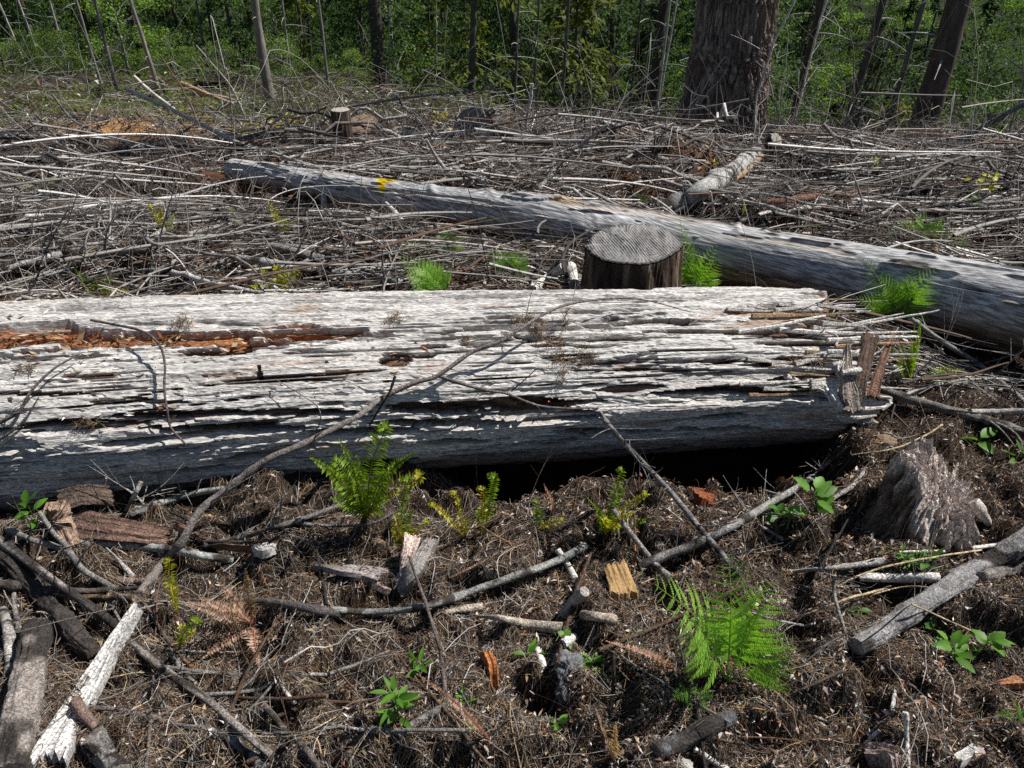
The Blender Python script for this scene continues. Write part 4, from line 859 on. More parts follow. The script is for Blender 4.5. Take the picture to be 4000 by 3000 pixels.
# debris standing at the broken end of the big log, and its long splinters (parts of the log)
def part_stick(pts, w0, w1, col, name='splinter', sides=6, rough=.3, parent=None):
    G = [np.array(resolve(21, p, .01)) for p in pts]; dep = proj(*G[0])[2]; n = 30; _seed[0] += 1
    mb = stickmesh(catmull(G, n), np.linspace(w0, w1, n) * TS / 2 / FPX * dep, np.array(PAL[col] if isinstance(col, str) else col), None, sides, rough, 0, _seed[0], wig=.01, knots=False)
    return obj(name, mb.mesh(name, M_WOOD, False, (0, 2.2, 0)), LOG)
for pts, a, b, c in (([(1000, 480, 2.42), (1290, 405, 2.43), (1500, 365, 2.44), (1690, 334, 2.46)], 22, 9, 'white'),
 ([(900, 470, 2.36), (1150, 420, 2.36), (1470, 355, 2.38)], 26, 8, 'white'), ([(700, 455, 2.30), (1100, 478, 2.30), (1550, 468, 2.32)], 34, 10, 'white'),
 ([(450, 470, 's', .02), (700, 430, 's', .03), (900, 385, 's', .03), (1000, 368, 2.4)], 26, 12, 'white'), ([(1040, 318, 2.5), (1170, 310, 2.5)], 26, 22, 'white'),
 ([(1000, 520, 2.24), (1300, 500, 2.25), (1560, 500, 2.27)], 30, 14, 'white'), ([(1050, 560, 2.2), (1300, 545, 2.2), (1540, 535, 2.22)], 24, 14, (.36, .22, .12)),
 ([(1000, 590, 2.14), (1170, 592, 2.14), (1290, 590, 2.15)], 30, 10, 'white'), ([(1060, 940, 1.92), (1200, 945, 1.92), (1360, 930, 1.95)], 44, 16, 'white'),
 ([(1060, 990, 1.90), (1180, 1000, 1.88), (1300, 985, 1.9)], 34, 12, 'pale'), ([(980, 805, 1.98), (1040, 860, 1.95), (1085, 950, 1.91)], 44, 16, 'white'),
 ([(940, 820, 1.97), (990, 850, 1.95), (1020, 910, 1.92)], 24, 10, 'white'), ([(1170, 345, 2.42), (1265, 340, 2.42)], 20, 8, 'white'),
 ([(950, 490, 2.30), (985, 440, 2.30)], 12, 10, 'white'), ([(985, 468, 2.29), (1058, 505, 2.25), (1045, 570, 2.2)], 10, 14, 'pale')):
    part_stick(pts, a, b, c)
for x in range(26):
    x0 = rng.uniform(300, 1500) if x > 5 else rng.uniform(900, 1100); y0 = rng.uniform(640, 900) 
plank('bark_slab', 21, [(1180, 930, 1.98), (1215, 720, 2.06), (1265, 495, 2.2)], 60, 95, (.11, .07, .052), 'dark brown upright slab against the broken end of the bleached log', 'bark', .014, 41, 0, .5, mt=M_BARK)
plank('bark_slab', 21, [(1275, 880, 2.0), (1330, 680, 2.12), (1400, 485, 2.28)], 70, 30, (.16, .09, .06), 'thinner reddish slab leaning right behind the dark brown slab', 'bark', .012, 42, 0, .5, mt=M_BARK)
plank('wood_spike', 21, [(1150, 960, 1.90), (1125, 760, 1.97), (1118, 560, 2.08)], 130, 26, (.30, .25, .21), 'weathered grey jagged spike of wood on the broken log end', 'wood piece', .02, 43, 0, .8)
plank('wood_spike', 21, [(1010, 820, 1.97), (1050, 880, 1.93), (1090, 950, 1.90)], 60, 20, 'white', 'ragged white splinter curtain hanging left of the grey spike', 'wood piece', .01, 44, 0, .9)
plank('wood_spike', 21, [(1080, 760, 2.0), (1075, 700, 2.0), (1090, 650, 2.02)], 50, 30, 'white', 'small pale flake stuck on the left of the grey spike', 'wood piece', .01, 45, 0, .9)
K('wood_post', 21, [(1090, 720, 1.96), (1200, 705, 1.97)], 26, 50, 'white', 'small white shard stuck across the jagged spike', 'wood piece', sides=7, rough=.4)

for k in range(34):
    a = rng.rand(); X0 = rng.uniform(.75, 1.12); th_ = rng.uniform(.5, 3.3); yc_, zc_, W_, H_ = [float(q) for q in LOGP(X0)]
    p0 = np.array([X0, yc_ + W_ * math.cos(th_) * 1.0, zc_ + H_ * math.sin(th_) * 1.0]); l = rng.uniform(.12, .42)
    p1 = p0 + np.array([l, rng.normal(0, .02) + .1 * l, rng.normal(0, .02) - .03]); mb = stickmesh(catmull([p0, (p0 + p1) / 2 + rng.randn(3) * .006, p1], 10), np.linspace(rng.uniform(.004, .013), .0012, 10), np.array(PAL['white' if a < .7 else 'tan']) * rng.uniform(.7, 1), None, 5, .3, 0, k, knots=False)
    obj('splinter', mb.mesh('splinter', M_WOOD, False, (0, 2.2, 0)), LOG)
# ================================================================ BACKGROUND WOOD, TRACED
K('leaning_pole', 0, [(765, 540, 'h', .95), (870, 590, 'h', .8), (1120, 705, 'h', .5), (1450, 870, 'h', .2), (1700, 950, 'h', .12), (1985, 1045, 'h', .12)], 26, 20, (.30, .29, .27), 'long leaning pole with a split white tip, ending at the peeled log', 'pole', twigs=10, twl=.3, mul=1.5, n=60)
K('leaning_pole', 0, [(825, 470, 'h', 1.2), (950, 580, 'h', .9), (1085, 680, 'h', .5)], 22, 18, 'white', 'short pale pole crossing just above the long leaning pole', 'pole', twigs=3, twl=.3)
K('fallen_log', 0, [(1115, 510, 'h', .35), (1280, 580, 'h', .2), (1440, 645, 'h', .1)], 24, 20, (.38, .24, .13), 'slender broken log with an orange scar on the far left mound', 'log', mul=1.)
K('thin_log', 0, [(1270, 578, 'h', .5), (1390, 600, 'h', .3), (1510, 640, 'h', .2)], 12, 10, 'pale', 'thin pale pole lying along the orange scarred log', 'pole')
K('fallen_log', 10, [(400, 828, 'h', .12), (700, 828, 'h', .12), (1000, 824, 'h', .12), (1240, 822, 'h', .12)], 34, 30, 'white', 'straight pale log lying level at the slope edge near the snag', 'log', sides=12)
K('fallen_log', -1, [(1432, 458), (1480, 435), (1530, 405), (1590, 365), (1640, 325), (1678, 300)], 125, 75, (.37, .36, .34), 'pale flaking birch-like log pointing at the base of the wide conifer', 'log', band=1.2, sides=26, n=90, rough=.25)
K('fallen_log', -1, [(1560, 400, 'h', .1), (1608, 372, 'h', .06), (1652, 330, 'h', .05)], 40, 30, (.36, .25, .14), 'strip of tan loose bark along the birch-like log', 'bark')
K('long_branch', 20, [(-300, 960, 'h', .3), (0, 885, 'h', .25), (200, 835, 'h', .3), (400, 835, 'h', .3), (600, 870, 'h', .25), (720, 905, 'h', .15)], 28, 12, (.33, .32, .30), 'long pale curved branch lying in front of the wide conifer foot', 'branch', twigs=5, twl=.3)
K('leaning_pole', 20, [(1770, 900, 'h', .05), (1950, 790, 'h', .35), (2080, 715, 'h', .7), (2240, 625, 'h', 1.2)], 40, 28, (.17, .18, .19), 'blue-grey pole leaning up off the right picture edge', 'pole', twigs=4, twl=.4)
K('thin_branch', 20, [(720, 870, 'h', .1), (900, 990), (1150, 1110), (1300, 1240), (1460, 1370)], 24, 20, (.20, .19, .18), 'long dark grey branch running down right behind the peeled log', 'branch', twigs=12, twl=.4)
K('upright_stick', 20, [(1150, 1060, 'h', .3), (1190, 1170, 'h', .2), (1215, 1280, 'h', .1), (1160, 1430)], 12, 12, 'pale', 'thin forked pale branch standing over the long dark branch', 'branch', twigs=6, twl=.3)
K('upright_stick', 20, [(275, 1180, 'h', .3), (290, 1260, 'h', .15), (300, 1340)], 12, 14, 'white', 'short white twig standing right behind the peeled log', 'stick')
K('bark_slab', 20, [(620, 1250), (740, 1240), (930, 1210)], 40, 50, (.20, .10, .07), 'red-brown bark slab lying flat in the slash at right', 'bark', sides=6, rough=.4)
K('long_branch', 20, [(-30, 1110), (150, 1170), (380, 1230), (600, 1270), (930, 1365)], 22, 22, 'pale', 'long pale stick passing below the red-brown bark slab', 'stick', twigs=5, twl=.2)
K('long_branch', 20, [(-30, 1060), (230, 1105), (420, 1140), (600, 1180), (800, 1200)], 24, 20, (.28, .27, .26), 'long grey stick crossing the birch-like log', 'stick', twigs=5, twl=.2)
K('long_branch', 20, [(400, 1060), (620, 1100), (830, 1130), (1000, 1120)], 20, 18, 'pale', 'pale stick above the red-brown bark slab', 'stick', twigs=4, twl=.2)
K('long_branch', 20, [(1150, 1170), (1420, 1150), (1600, 1110), (1750, 1108)], 22, 18, 'pale', 'pale kinked stick in the slash pile at the right', 'stick', twigs=4, twl=.3)
K('long_branch', 20, [(1290, 1110), (1435, 1095)], 22, 24, 'white', 'stout short pale stick above the kinked stick at right', 'stick')
K('long_branch', 20, [(1370, 1045), (1700, 1050), (2000, 1075), (2240, 1090)], 20, 18, (.30, .29, .27), 'long level stick crossing the right slash pile', 'stick', twigs=6, twl=.3)
K('long_branch', 20, [(1500, 980), (1800, 985), (2100, 1010)], 16, 14, (.2, .19, .18), 'dark level stick at the top of the right slash pile', 'stick', twigs=6, twl=.3)
K('long_branch', 20, [(760, 900), (1000, 910), (1345, 940)], 18, 12, 'pale', 'thin level stick at the slope edge right of the wide conifer', 'stick', twigs=3)
K('long_branch', 20, [(1280, 860, 'h', .2), (1350, 790, 'h', .5), (1480, 850, 'h', .3), (1540, 900, 'h', .2)], 20, 18, 'dark', 'dark crooked branch curling at the foot of the right leaning tree', 'branch', twigs=10, twl=.4, mul=1.4)
K('long_branch', 20, [(750, 1310), (860, 1285), (1060, 1285)], 26, 24, 'pale', 'stubby pale stick right of the yellow fern frond', 'stick')
K('curved_branch', 10, [(275, 830, 'h', .5), (330, 805, 'h', .5), (450, 870, 'h', .3), (560, 950, 'h', .15), (640, 1000)], 22, 20, 'pale', 'curved pale branch hooking over beyond the peeled log', 'branch', twigs=8, twl=.3)
K('long_branch', 10, [(575, 860, 'h', .4), (640, 970, 'h', .2), (700, 1050, 'h', .1), (760, 1120)], 20, 24, 'pale', 'straight pale branch leaning against the far side of the peeled log', 'branch', twigs=6, twl=.2)
K('long_branch', 10, [(1270, 1170), (1380, 1040, 'h', .15), (1500, 920, 'h', .3), (1700, 770, 'h', .6)], 30, 16, (.25, .24, .23), 'dark branch with a pale foot slanting up to the right beyond the stump', 'branch', twigs=14, twl=.4)
K('long_branch', 10, [(1150, 970, 'h', .1), (1240, 890, 'h', .15), (1300, 850, 'h', .2)], 20, 18, 'tan', 'pale tan stick short and steep in the centre slash', 'stick')
K('long_branch', 10, [(1040, 850, 'h', .5), (1260, 810, 'h', .6), (1490, 745, 'h', .8)], 18, 26, 'white', 'thick-ended pale branch rising right at the slope edge', 'branch', twigs=8, twl=.3)
K('long_branch', 10, [(700, 900, 'h', .3), (850, 760, 'h', .7), (990, 665, 'h', 1.)], 14, 10, 'grey', 'grey branch rising right over the broad far stump', 'branch', twigs=14, twl=.5)
K('long_branch', 10, [(1780, 980), (1960, 920, 'h', .1), (2080, 880, 'h', .15), (2212, 850, 'h', .2)], 40, 30, (.14, .13, .12), 'thick dark branch lying left of the wide conifer foot', 'branch', twigs=6, twl=.3)
K('long_branch', 10, [(1960, 960), (2060, 985), (2300, 1000)], 30, 26, (.42, .38, .33), 'short cream stick under the thick dark branch', 'stick')
K('long_branch', 10, [(1480, 905, 'h', .05), (1700, 905, 'h', .05), (1960, 912, 'h', .05)], 26, 24, 'dark', 'blackish level strip standing in for the shadow left of the wide conifer', 'branch', mul=.7)  # near-black strip standing in for the wide trunk's cast shadow
K('long_branch', 10, [(450, 1090), (560, 1065), (690, 1055)], 24, 16, 'pale', 'short curved pale branch just beyond the peeled log', 'stick')
K('white_chunk', 10, [(905, 1085, 'h', .06), (930, 1120, 'h', .04), (950, 1145)], 70, 50, 'white', 'white shredded chunk of wood behind the peeled log', 'wood piece', sides=9, rough=.6)
K('white_chunk', 10, [(1130, 1140, 'h', .03), (1200, 1110, 'h', .03)], 50, 30, (.5, .51, .54), 'silvery crinkled piece of wood behind the peeled log', 'wood piece', sides=9, rough=.6)
K('white_stick', 10, [(215, 1365, 'h', .02), (258, 1305, 'h', .06)], 26, 24, 'white', 'small white chip of wood in front of the peeled log', 'wood piece', sides=5)
K('white_stick', 10, [(320, 1240, 'h', .12), (370, 1300, 'h', .07), (435, 1375)], 14, 40, 'white', 'pointed white splinter stuck in front of the peeled log', 'wood piece', sides=5)
K('white_stick', 0, [(2000, 1200, 'h', .15), (2003, 1310)], 34, 36, 'white', 'upright white block left of the small white chip', 'wood piece', sides=5)
K('long_branch', 10, [(20, 1445), (150, 1510), (270, 1580)], 34, 26, (.18, .10, .075), 'dark red bark strip in front of the peeled log', 'bark', sides=7)
K('upright_stick', 10, [(630, 1375, 'h', .12), (650, 1480, 'h', .05), (665, 1580)], 32, 30, 'grey', 'broken grey post-like stick beside small green ferns', 'stick')
K('long_branch', 10, [(860, 1580), (960, 1490, 'h', .03)], 24, 22, 'pale', 'short pale stick pointing up right to the left of the big stump', 'stick')
K('long_branch', 10, [(670, 1450, 'h', .05), (780, 1410, 'h', .05), (880, 1385, 'h', .03)], 20, 20, 'grey', 'grey curved stick beneath the peeled log', 'stick')
K('driftwood_chunk', 11, [(1230, 210), (1320, 140, 'h', .05), (1420, 70, 'h', .12)], 60, 50, 'white', 'left half of a twisted white wood lump left of the big stump', 'wood piece', sides=9, rough=.6)
K('driftwood_chunk', 11, [(1420, 70, 'h', .13), (1480, 110, 'h', .08), (1490, 180)], 80, 60, 'white', 'right half of a twisted white wood lump left of the big stump', 'wood piece', sides=9, rough=.6)
K('driftwood_chunk', 11, [(1215, 215), (1240, 165, 'h', .05)], 20, 24, 'white', 'tiny white peg left of the twisted white lump', 'wood piece')
K('fallen_log', 11, [(760, 110, 'h', .04), (900, 95, 'h', .05), (1100, 60, 'h', .06), (1290, 45, 'h', .08)], 20, 12, 'dark', 'slim dark stick rising right toward the big stump', 'stick', mul=2)
K('short_log', 21, [(265, 85, 'h', .10), (340, 130, 'h', .05), (400, 170, 'h', .02)], 34, 34, (.42, .38, .33), 'short peeled stick behind the bracken frond by the big stump', 'stick')
K('long_branch', 21, [(1240, 780, 'h', .05), (1400, 850), (1600, 910), (1830, 970), (2000, 1020), (2260, 1110)], 50, 64, (.20, .185, .165), 'thick mossy grey branch running right from the broken end of the log', 'branch', band=3, rough=.25, sides=12, twigs=4)
K('long_branch', 21, [(1510, 385, 'h', .25), (1700, 520, 'h', .12), (1950, 680, 'h', .05), (2250, 930)], 26, 34, (.27, .26, .24), 'long bare branch slanting down beneath the peeled log at right', 'branch', twigs=14, twl=.2)
K('long_branch', 21, [(1500, 760), (1640, 640, 'h', .1), (1710, 575, 'h', .16)], 14, 10, 'pale', 'thin pale forked branch right of the upright slabs', 'twig', twigs=3)
K('long_branch', 21, [(1880, 960), (2050, 960), (2250, 955)], 36, 30, 'pale', 'short pale branch near the right edge over the mossy branch', 'stick', rough=.3)
K('long_branch', 21, [(1150, 1230), (1400, 1190, 'h', .03), (1600, 1110, 'h', .04), (1710, 1040, 'h', .05)], 9, 12, 'straw', 'thin pale stem rising right behind the rotten stump', 'twig', twigs=3)
K('long_branch', 21, [(1000, 1520), (1150, 1420), (1230, 1330)], 26, 30, 'pale', 'short mottled stick between the green leaves and the rotten stump', 'stick')
K('white_stick', 21, [(1900, 1510, 'h', .10), (1960, 1600, 'h', .05), (1990, 1650)], 70, 50, (.5, .45, .40), 'pale split slab leaning on the right side of the rotten stump', 'wood piece', sides=6)
for nm, pts, a, b, c, lab in (
 ('long_branch', [(0, 1240), (130, 1275), (300, 1385), (430, 1480), (520, 1560)], 26, 22, 'pale', 'smooth pale branch curving down from the left edge above the big log'),
 ('long_branch', [(170, 940), (420, 960), (640, 950), (850, 980), (960, 1015)], 24, 14, (.22, .21, .20), 'dark grey stick along the shadow band at left'),
 ('long_branch', [(230, 1240), (500, 1245), (760, 1265), (1000, 1240), (1440, 1220)], 24, 20, 'pale', 'long level stick left of the pair of yellow fern fronds'),
 ('long_branch', [(0, 1450), (180, 1410), (400, 1410), (700, 1400), (900, 1420)], 22, 14, 'grey', 'long level grey stick left behind the bleached log'),
 ('long_branch', [(200, 1550), (450, 1540), (620, 1510), (750, 1475)], 50, 40, 'pale', 'thick broken pale log piece at left behind the bleached log'),
 ('long_branch', [(600, 1580), (850, 1540), (980, 1515)], 50, 34, 'grey', 'thick grey stick right of the broken pale log piece'),
 ('long_branch', [(870, 1510), (1050, 1400), (1200, 1310), (1380, 1240)], 40, 24, 'pale', 'pale stick rising right behind the yellow fern fronds'),
 ('long_branch', [(1245, 1330), (1380, 1355), (1500, 1395)], 34, 38, 'grey', 'stubby grey stick between the two yellow ferns'),
 ('long_branch', [(1420, 1180), (1550, 1340), (1680, 1440), (1760, 1500)], 22, 16, 'grey', 'dark stick slanting down right between the yellow ferns'),
 ('long_branch', [(1200, 1480), (1480, 1445), (1800, 1440), (2150, 1435)], 26, 18, 'pale', 'long pale stick below the right yellow fern'),
 ('long_branch', [(1680, 1520), (1850, 1560), (2000, 1600)], 50, 50, 'grey', 'cut grey log end below the long pale stick'),
 ('long_branch', [(1850, 1355), (1980, 1350), (2120, 1390), (2280, 1420)], 18, 22, 'pale', 'pale stick beneath the upright white block'),
 ('long_branch', [(0, 718, 'h', .2), (400, 705, 'h', .3), (800, 725, 'h', .2), (1100, 700, 'h', .3), (1500, 650, 'h', .4), (1880, 600, 'h', .5)], 10, 6, 'grey', 'very long thin whip lying level over the orange mud'),
 ('long_branch', [(320, 580, 'h', .4), (450, 740, 'h', .2), (640, 830, 'h', .1), (900, 930)], 14, 16, (.2, .19, .18), 'forked dark branch slanting across the orange mud'),
 ('long_branch', [(215, 700, 'h', .3), (330, 830, 'h', .2), (450, 940)], 14, 12, 'grey', 'short steep branch left of the forked branch on the mud'),
 ('long_branch', [(20, 820), (90, 890), (160, 945)], 14, 14, 'pale', 'short pale stick near the left edge in front of the mud'),
 ('long_branch', [(430, 820), (560, 770), (720, 730)], 12, 8, 'pale', 'pale twig on the orange mud patch'),
 ('long_branch', [(1010, 930), (1080, 850, 'h', .1), (1170, 790, 'h', .3)], 14, 16, 'grey', 'thin prop-like stick under the long leaning pole'),
 ('long_branch', [(600, 960, 'h', .15), (620, 1030, 'h', .1), (700, 1110)], 8, 8, 'straw', 'thin curved stalk standing in the shadow band')):
    K(nm, 0, pts, a, b, c, lab, 'stick' if 'branch' not in lab else 'branch', twigs=5, twl=.25)
for nm, t, pts, a, b, c, lab in (
 ('long_branch', 1, [(720, 205), (900, 130), (1020, 70), (1150, 0)], 26, 34, 'pale', 'pale lichen stick rising right just behind the left part of the bleached log'),
 ('long_branch', 1, [(1000, 190), (1200, 90), (1380, 30)], 20, 24, 'pale', 'second pale stick parallel behind the lichen stick'),
 ('long_branch', 1, [(1460, 10), (1650, 40), (1850, 75), (2000, 90), (2250, 130)], 46, 40, (.30, .29, .28), 'long grey log-like stick behind the middle yellow fern'),
 ('long_branch', 1, [(1545, 150), (1700, 190)], 34, 30, 'pale', 'pale stick end behind the middle yellow fern'),
 ('long_branch', 1, [(1830, 235), (2000, 260), (2200, 255)], 30, 20, 'pale', 'pale stick lying just at the back rim of the bleached log'),
 ('long_branch', 11, [(-20, 30), (200, 100), (350, 150), (440, 185)], 52, 30, 'grey', 'tapering grey log piece left of the feathery bracken frond'),
 ('long_branch', 11, [(0, 90), (100, 180), (200, 275)], 14, 12, 'grey', 'steep thin twig below the tapering grey log piece'),
 ('upright_stick', 1, [(255, 60, 'h', .2), (210, 180, 'h', .1), (160, 315)], 12, 16, 'pale', 'thin white stick propped behind the left end of the bleached log'),
 ('long_branch', 1, [(50, 80), (200, 40), (380, -10)], 40, 50, 'pale', 'stout pale stick at the left above the white propped stick'),
 ('long_branch', 1, [(100, 160), (300, 110), (520, 20)], 22, 26, (.42, .33, .22), 'cream stick parallel below the stout pale stick')):
    K(nm, t, pts, a, b, c, lab, 'stick', twigs=3, twl=.15, band=4)

_A = np.vstack([PEELP])[:, :2]
def near_log(x, y, ext):
    d = np.full(np.shape(x), 9.0)
    for i in range(len(_A) - 1):
        a, b = _A[i], _A[i + 1]; k = np.clip(((x - a[0]) * (b[0] - a[0]) + (y - a[1]) * (b[1] - a[1])) / ((b - a) @ (b - a)), 0, 1)
        d = np.minimum(d, np.hypot(x - a[0] - k * (b[0] - a[0]), y - a[1] - k * (b[1] - a[1])))
    return d < PEELR[-1] * .85 + ext
def near_round(x, y, ext):
    m = np.hypot(x - S1[0][0], y - S1[0][1]) < S1[1] + ext
    for (a, b, w) in ((1458, 447, .11), (1530, 405, .11), (1610, 350, .1), (1675, 303, .1), (735, 262, .25), (783, 280, .4), (1022, 285, .4)):
        q = surf(a, b); m |= np.hypot(x - q[0], y - q[1]) < w + ext
    m |= np.hypot(x - BIG[1][0], y - BIG[1][1]) < .42 + ext * .5
    m |= np.hypot(x - _sx - .02, y - _sy - .08) < .15 + ext * .5
    return m
# ================================================================ LOOSE STICKS OF THE SLASH: individuals that share a look
def rand_sticks(n, ylo, yhi, ulo, uhi, L, rr, label, group, cols, hmax=.1, flat=True):
    for k in range(n):
        y = math.exp(rng.uniform(math.log(ylo), math.log(yhi))); x = rng.uniform(ulo, uhi) * y
        a = rng.normal(0, .55) if flat else rng.uniform(0, 3.14); l = rng.uniform(*L); 
        m = 14; t = np.linspace(-.5, .5, m); X = x + np.cos(a) * l * t; Y_ = y + np.sin(a) * l * t
        bend = rng.normal(0, .05) * l; X = X - np.sin(a) * bend * (4 * t * t); Y_ = Y_ + np.cos(a) * bend * (4 * t * t)
        if (zlog(X, Y_) > -50).any() or near_log(X, Y_, .03).any() or near_round(X, Y_, .02).any(): continue
        Z = zg(X, Y_); z0 = np.polyfit(t, Z, 1); r0 = rng.uniform(*rr)
        P = np.stack([X, Y_, np.maximum(np.polyval(z0, t), Z - .01) + r0 + rng.uniform(0, hmax) + rng.uniform(-.5, .5) * hmax * t], 1)
        # keep clear of the peeled log
        _seed[0] += 1
        mb = stickmesh(P, np.linspace(r0, r0 * rng.uniform(.35, .8), m), np.array(PAL[cols[rng.randint(len(cols))]]) * rng.uniform(.7, 1.15), None, 7, .16, rng.randint(0, 5), _seed[0], twl=.12 + .03 * y)
        c = P[m // 2]; o = obj('loose_stick', mb.mesh('loose_stick', M_BARK, True, c), None, tuple(c)); tag(o, label, 'stick', group)
CO = ['pale', 'grey', 'grey', 'pale', 'white', 'dark']
rand_sticks(70, 2.7, 7.5, -.75, .12, (.3, 1.1), (.005, .016), 'weathered grey stick lying loose in the slash left of the peeled log', 'loose sticks in the left slash', CO)
rand_sticks(80, 4.6, 10, .12, .8, (.4, 1.6), (.006, .018), 'weathered grey stick lying loose in the slash behind the right half of the peeled log', 'loose sticks in the right slash', CO, .2)
rand_sticks(55, 7.5, 14, -.4, .3, (.5, 2.0), (.008, .02), 'weathered stick in the tangle at the slope edge beyond the peeled log', 'loose sticks at the slope edge', CO, .4, False)
rand_sticks(40, .95, 1.75, -.7, .7, (.15, .5), (.0025, .006), 'thin bare twig lying loose on the brown litter of the foreground', 'loose twigs in the foreground', ['grey', 'brown', 'pale', 'dark', 'brown'], .03, False)

# ================================================================ LITTER (stuff nobody could count)
def pal(n, names, wts, lo=.6, hi=1.3):
    A = np.array([PAL[q] for q in names]); p = np.array(wts, float); p /= p.sum()
    return A[rng.choice(len(A), n, p=p)] * rng.uniform(lo, hi, (n, 1))
def sample(n, ylo, yhi, ulo, uhi, dens=None, power=0.):
    y = np.exp(rng.uniform(math.log(ylo), math.log(yhi), n)); x = rng.uniform(ulo, uhi, n) * y
    keep = (zlog(x, y) < -50) | ((zlog(x, y) > -50) & (x > -.3) & (x < 1.1) & (y < 2.0))
    if dens is not None: keep &= rng.rand(n) < dens(x, y)
    return x[keep], y[keep]
def twiglitter(name, label, n, reg, L, rr, hs, names, wts, k=6, scale=False, curve=.25, vert=.12, flatbias=0., dens=None, follow=True, mt=M_TWIG, lo=.6, hi=1.3):
    x, y = sample(n, *reg, dens=dens); n = len(x)
    a = rng.uniform(0, np.pi, n) if flatbias == 0 else rng.normal(0, flatbias, n)
    l = rng.uniform(0, 1, n) ** 1.6 * (L[1] - L[0]) + L[0]; r = rr[0] + (rr[1] - rr[0]) * rng.rand(n) ** 2
    s = (y / 2.5 if scale else np.ones(n))
    l = l * s; r = r * (s ** .8)
    ok = ~((near_log(x, y, .42 * l) & (np.abs(np.sin(a + .52)) > .25)) | near_log(x, y, .02) | near_round(x, y, .35 * l)) | (rng.rand(n) < .03)
    x, y, a, l, r, s = x[ok], y[ok], a[ok], l[ok], r[ok], s[ok]; n = len(x)
    t = np.linspace(-.5, .5, k)[None]
    cv = rng.normal(0, curve, n) * l; cv2 = rng.normal(0, curve, n) * l
    X = x[:, None] + np.cos(a)[:, None] * l[:, None] * t - np.sin(a)[:, None] * (cv[:, None] * (2 * t) ** 2 + cv2[:, None] * t * (.5 - np.abs(t)) * 2)
    Y_ = y[:, None] + np.sin(a)[:, None] * l[:, None] * t + np.cos(a)[:, None] * (cv[:, None] * (2 * t) ** 2 + cv2[:, None] * t * (.5 - np.abs(t)) * 2)
    h = rng.exponential(hs, n) * s
    tilt = rng.normal(0, vert, n) * l; arch = rng.exponential(vert * .6, n) * l
    G = zg(X, Y_)
    if not follow: G = G.mean(1, keepdims=True) + (G[:, -1:] - G[:, :1]) * t
    Z = G + r[:, None] + h[:, None] + np.abs(tilt[:, None] * (t + .5 * np.sign(tilt)[:, None])) + arch[:, None] * (.25 - t * t) * 2
    P = np.stack([X, Y_, Z], -1)
    v, f = tubes(P, np.linspace(1, .35, k)[None] * r[:, None], 3)
    c = np.repeat(pal(n, names, wts, lo, hi), k * 3, axis=0)
    o = obj(name, make_mesh(name, v, f, c, True, mt)); tag(o, label, kind='stuff'); return o
def chiplitter(name, label, n, reg, L, W, names, wts, scale=False, dens=None, hs=.004, tilt=.5, lo=.5, hi=1.3):
    x, y = sample(n, *reg, dens=dens); n = len(x); s = (y / 2.0 if scale else np.ones(n))
    l = (L[0] + (L[1] - L[0]) * rng.rand(n) ** 2) * s; w = l * rng.uniform(W[0], W[1], n)
    D = rng.randn(n, 3); D[:, 2] *= tilt; D = unit(D); N_ = rng.randn(n, 3) * .5; N_[:, 2] += 1; Wd = unit(np.cross(D, N_))
    C = np.stack([x, y, zg(x, y) + rng.exponential(hs, n) * s + .001], -1)
    C[:, 2] += np.maximum(0, -D[:, 2]) * l
    bend = unit(np.cross(Wd, D)) * (rng.normal(0, .18, n) * l)[:, None]
    v, f, c = leaves(C, D, Wd, l, w, pal(n, names, wts, lo, hi), bend)
    # split each rhombus along its short diagonal so the bend shows
    f = np.concatenate([f[:, [0, 1, 3]], f[:, [1, 2, 3]]])
    o = obj(name, make_mesh(name, v, f, c, False, M_TWIG)); tag(o, label, kind='stuff'); return o
pinkz = lambda x, y: .35 + .65 * sst(-.15, .1, x)
NEAR = (.72, 2.45, -1.4, 1.4)
chiplitter('bark_chip_litter', 'pale bark chips and dead leaf scraps covering the foreground', 150000, NEAR, (.006, .026), (.13, .4), ['white', 'pinkish', 'brown', 'tan', 'pale', 'dark', 'red'], [1.2, 4, 9, 3, 2, 9, .6], dens=lambda x, y: (.35 + .65 * sst(-.25, .05, x)) * (.35 + .9 * f2(x * 6, y * 6, 90, 3)))
twiglitter('needle_litter', 'dry needles and fine twigs matted over the foreground', 110000, NEAR, (.012, .08), (.0004, .0012), .005, ['tan', 'brown', 'dark', 'grey', 'straw', 'pale'], [3, 7, 6, 2.5, 1.2, .8], k=4, vert=.07)
twiglitter('fine_twig_litter', 'thin grey twigs strewn over the foreground', 6500, NEAR, (.06, .35), (.0007, .0022), .006, ['grey', 'brown', 'dark', 'pale', 'tan'], [4, 4, 3, 2, 1], k=9, vert=.04, curve=.16, dens=lambda x, y: .4 + .6 * sst(.2, -.2, x))
MID = (2.35, 8.5, -.85, .85)
twiglitter('slash_twigs', 'dense tangle of dead grey twigs beyond the bleached log', 26000, MID, (.05, .5), (.0008, .0028), .016, ['grey', 'dark', 'pale', 'brown', 'white'], [4, 8, 1.6, 6, .6], k=6, scale=True, vert=.05, flatbias=1.0, curve=.16, lo=.3, hi=1.2, dens=lambda x, y: .25 + .9 * sst(.35, .6, f2(x * 1.1, y * 1.4, 95, 3)))
twiglitter('slash_sticks', 'countless small dead sticks layered beyond the bleached log', 3000, MID, (.2, .9), (.002, .010), .03, ['grey', 'dark', 'pale', 'brown', 'white'], [4, 4, 3, 2, 1], k=9, scale=True, vert=.03, flatbias=.6, curve=.08, follow=False)
twiglitter('upright_slash_twigs', 'thin dead twigs sticking up out of the slash', 2000, (3.0, 11, -.8, .8), (.08, .3), (.0008, .002), .01, ['grey', 'dark', 'pale'], [3, 4, 2], k=7, scale=True, vert=.9, curve=.3)
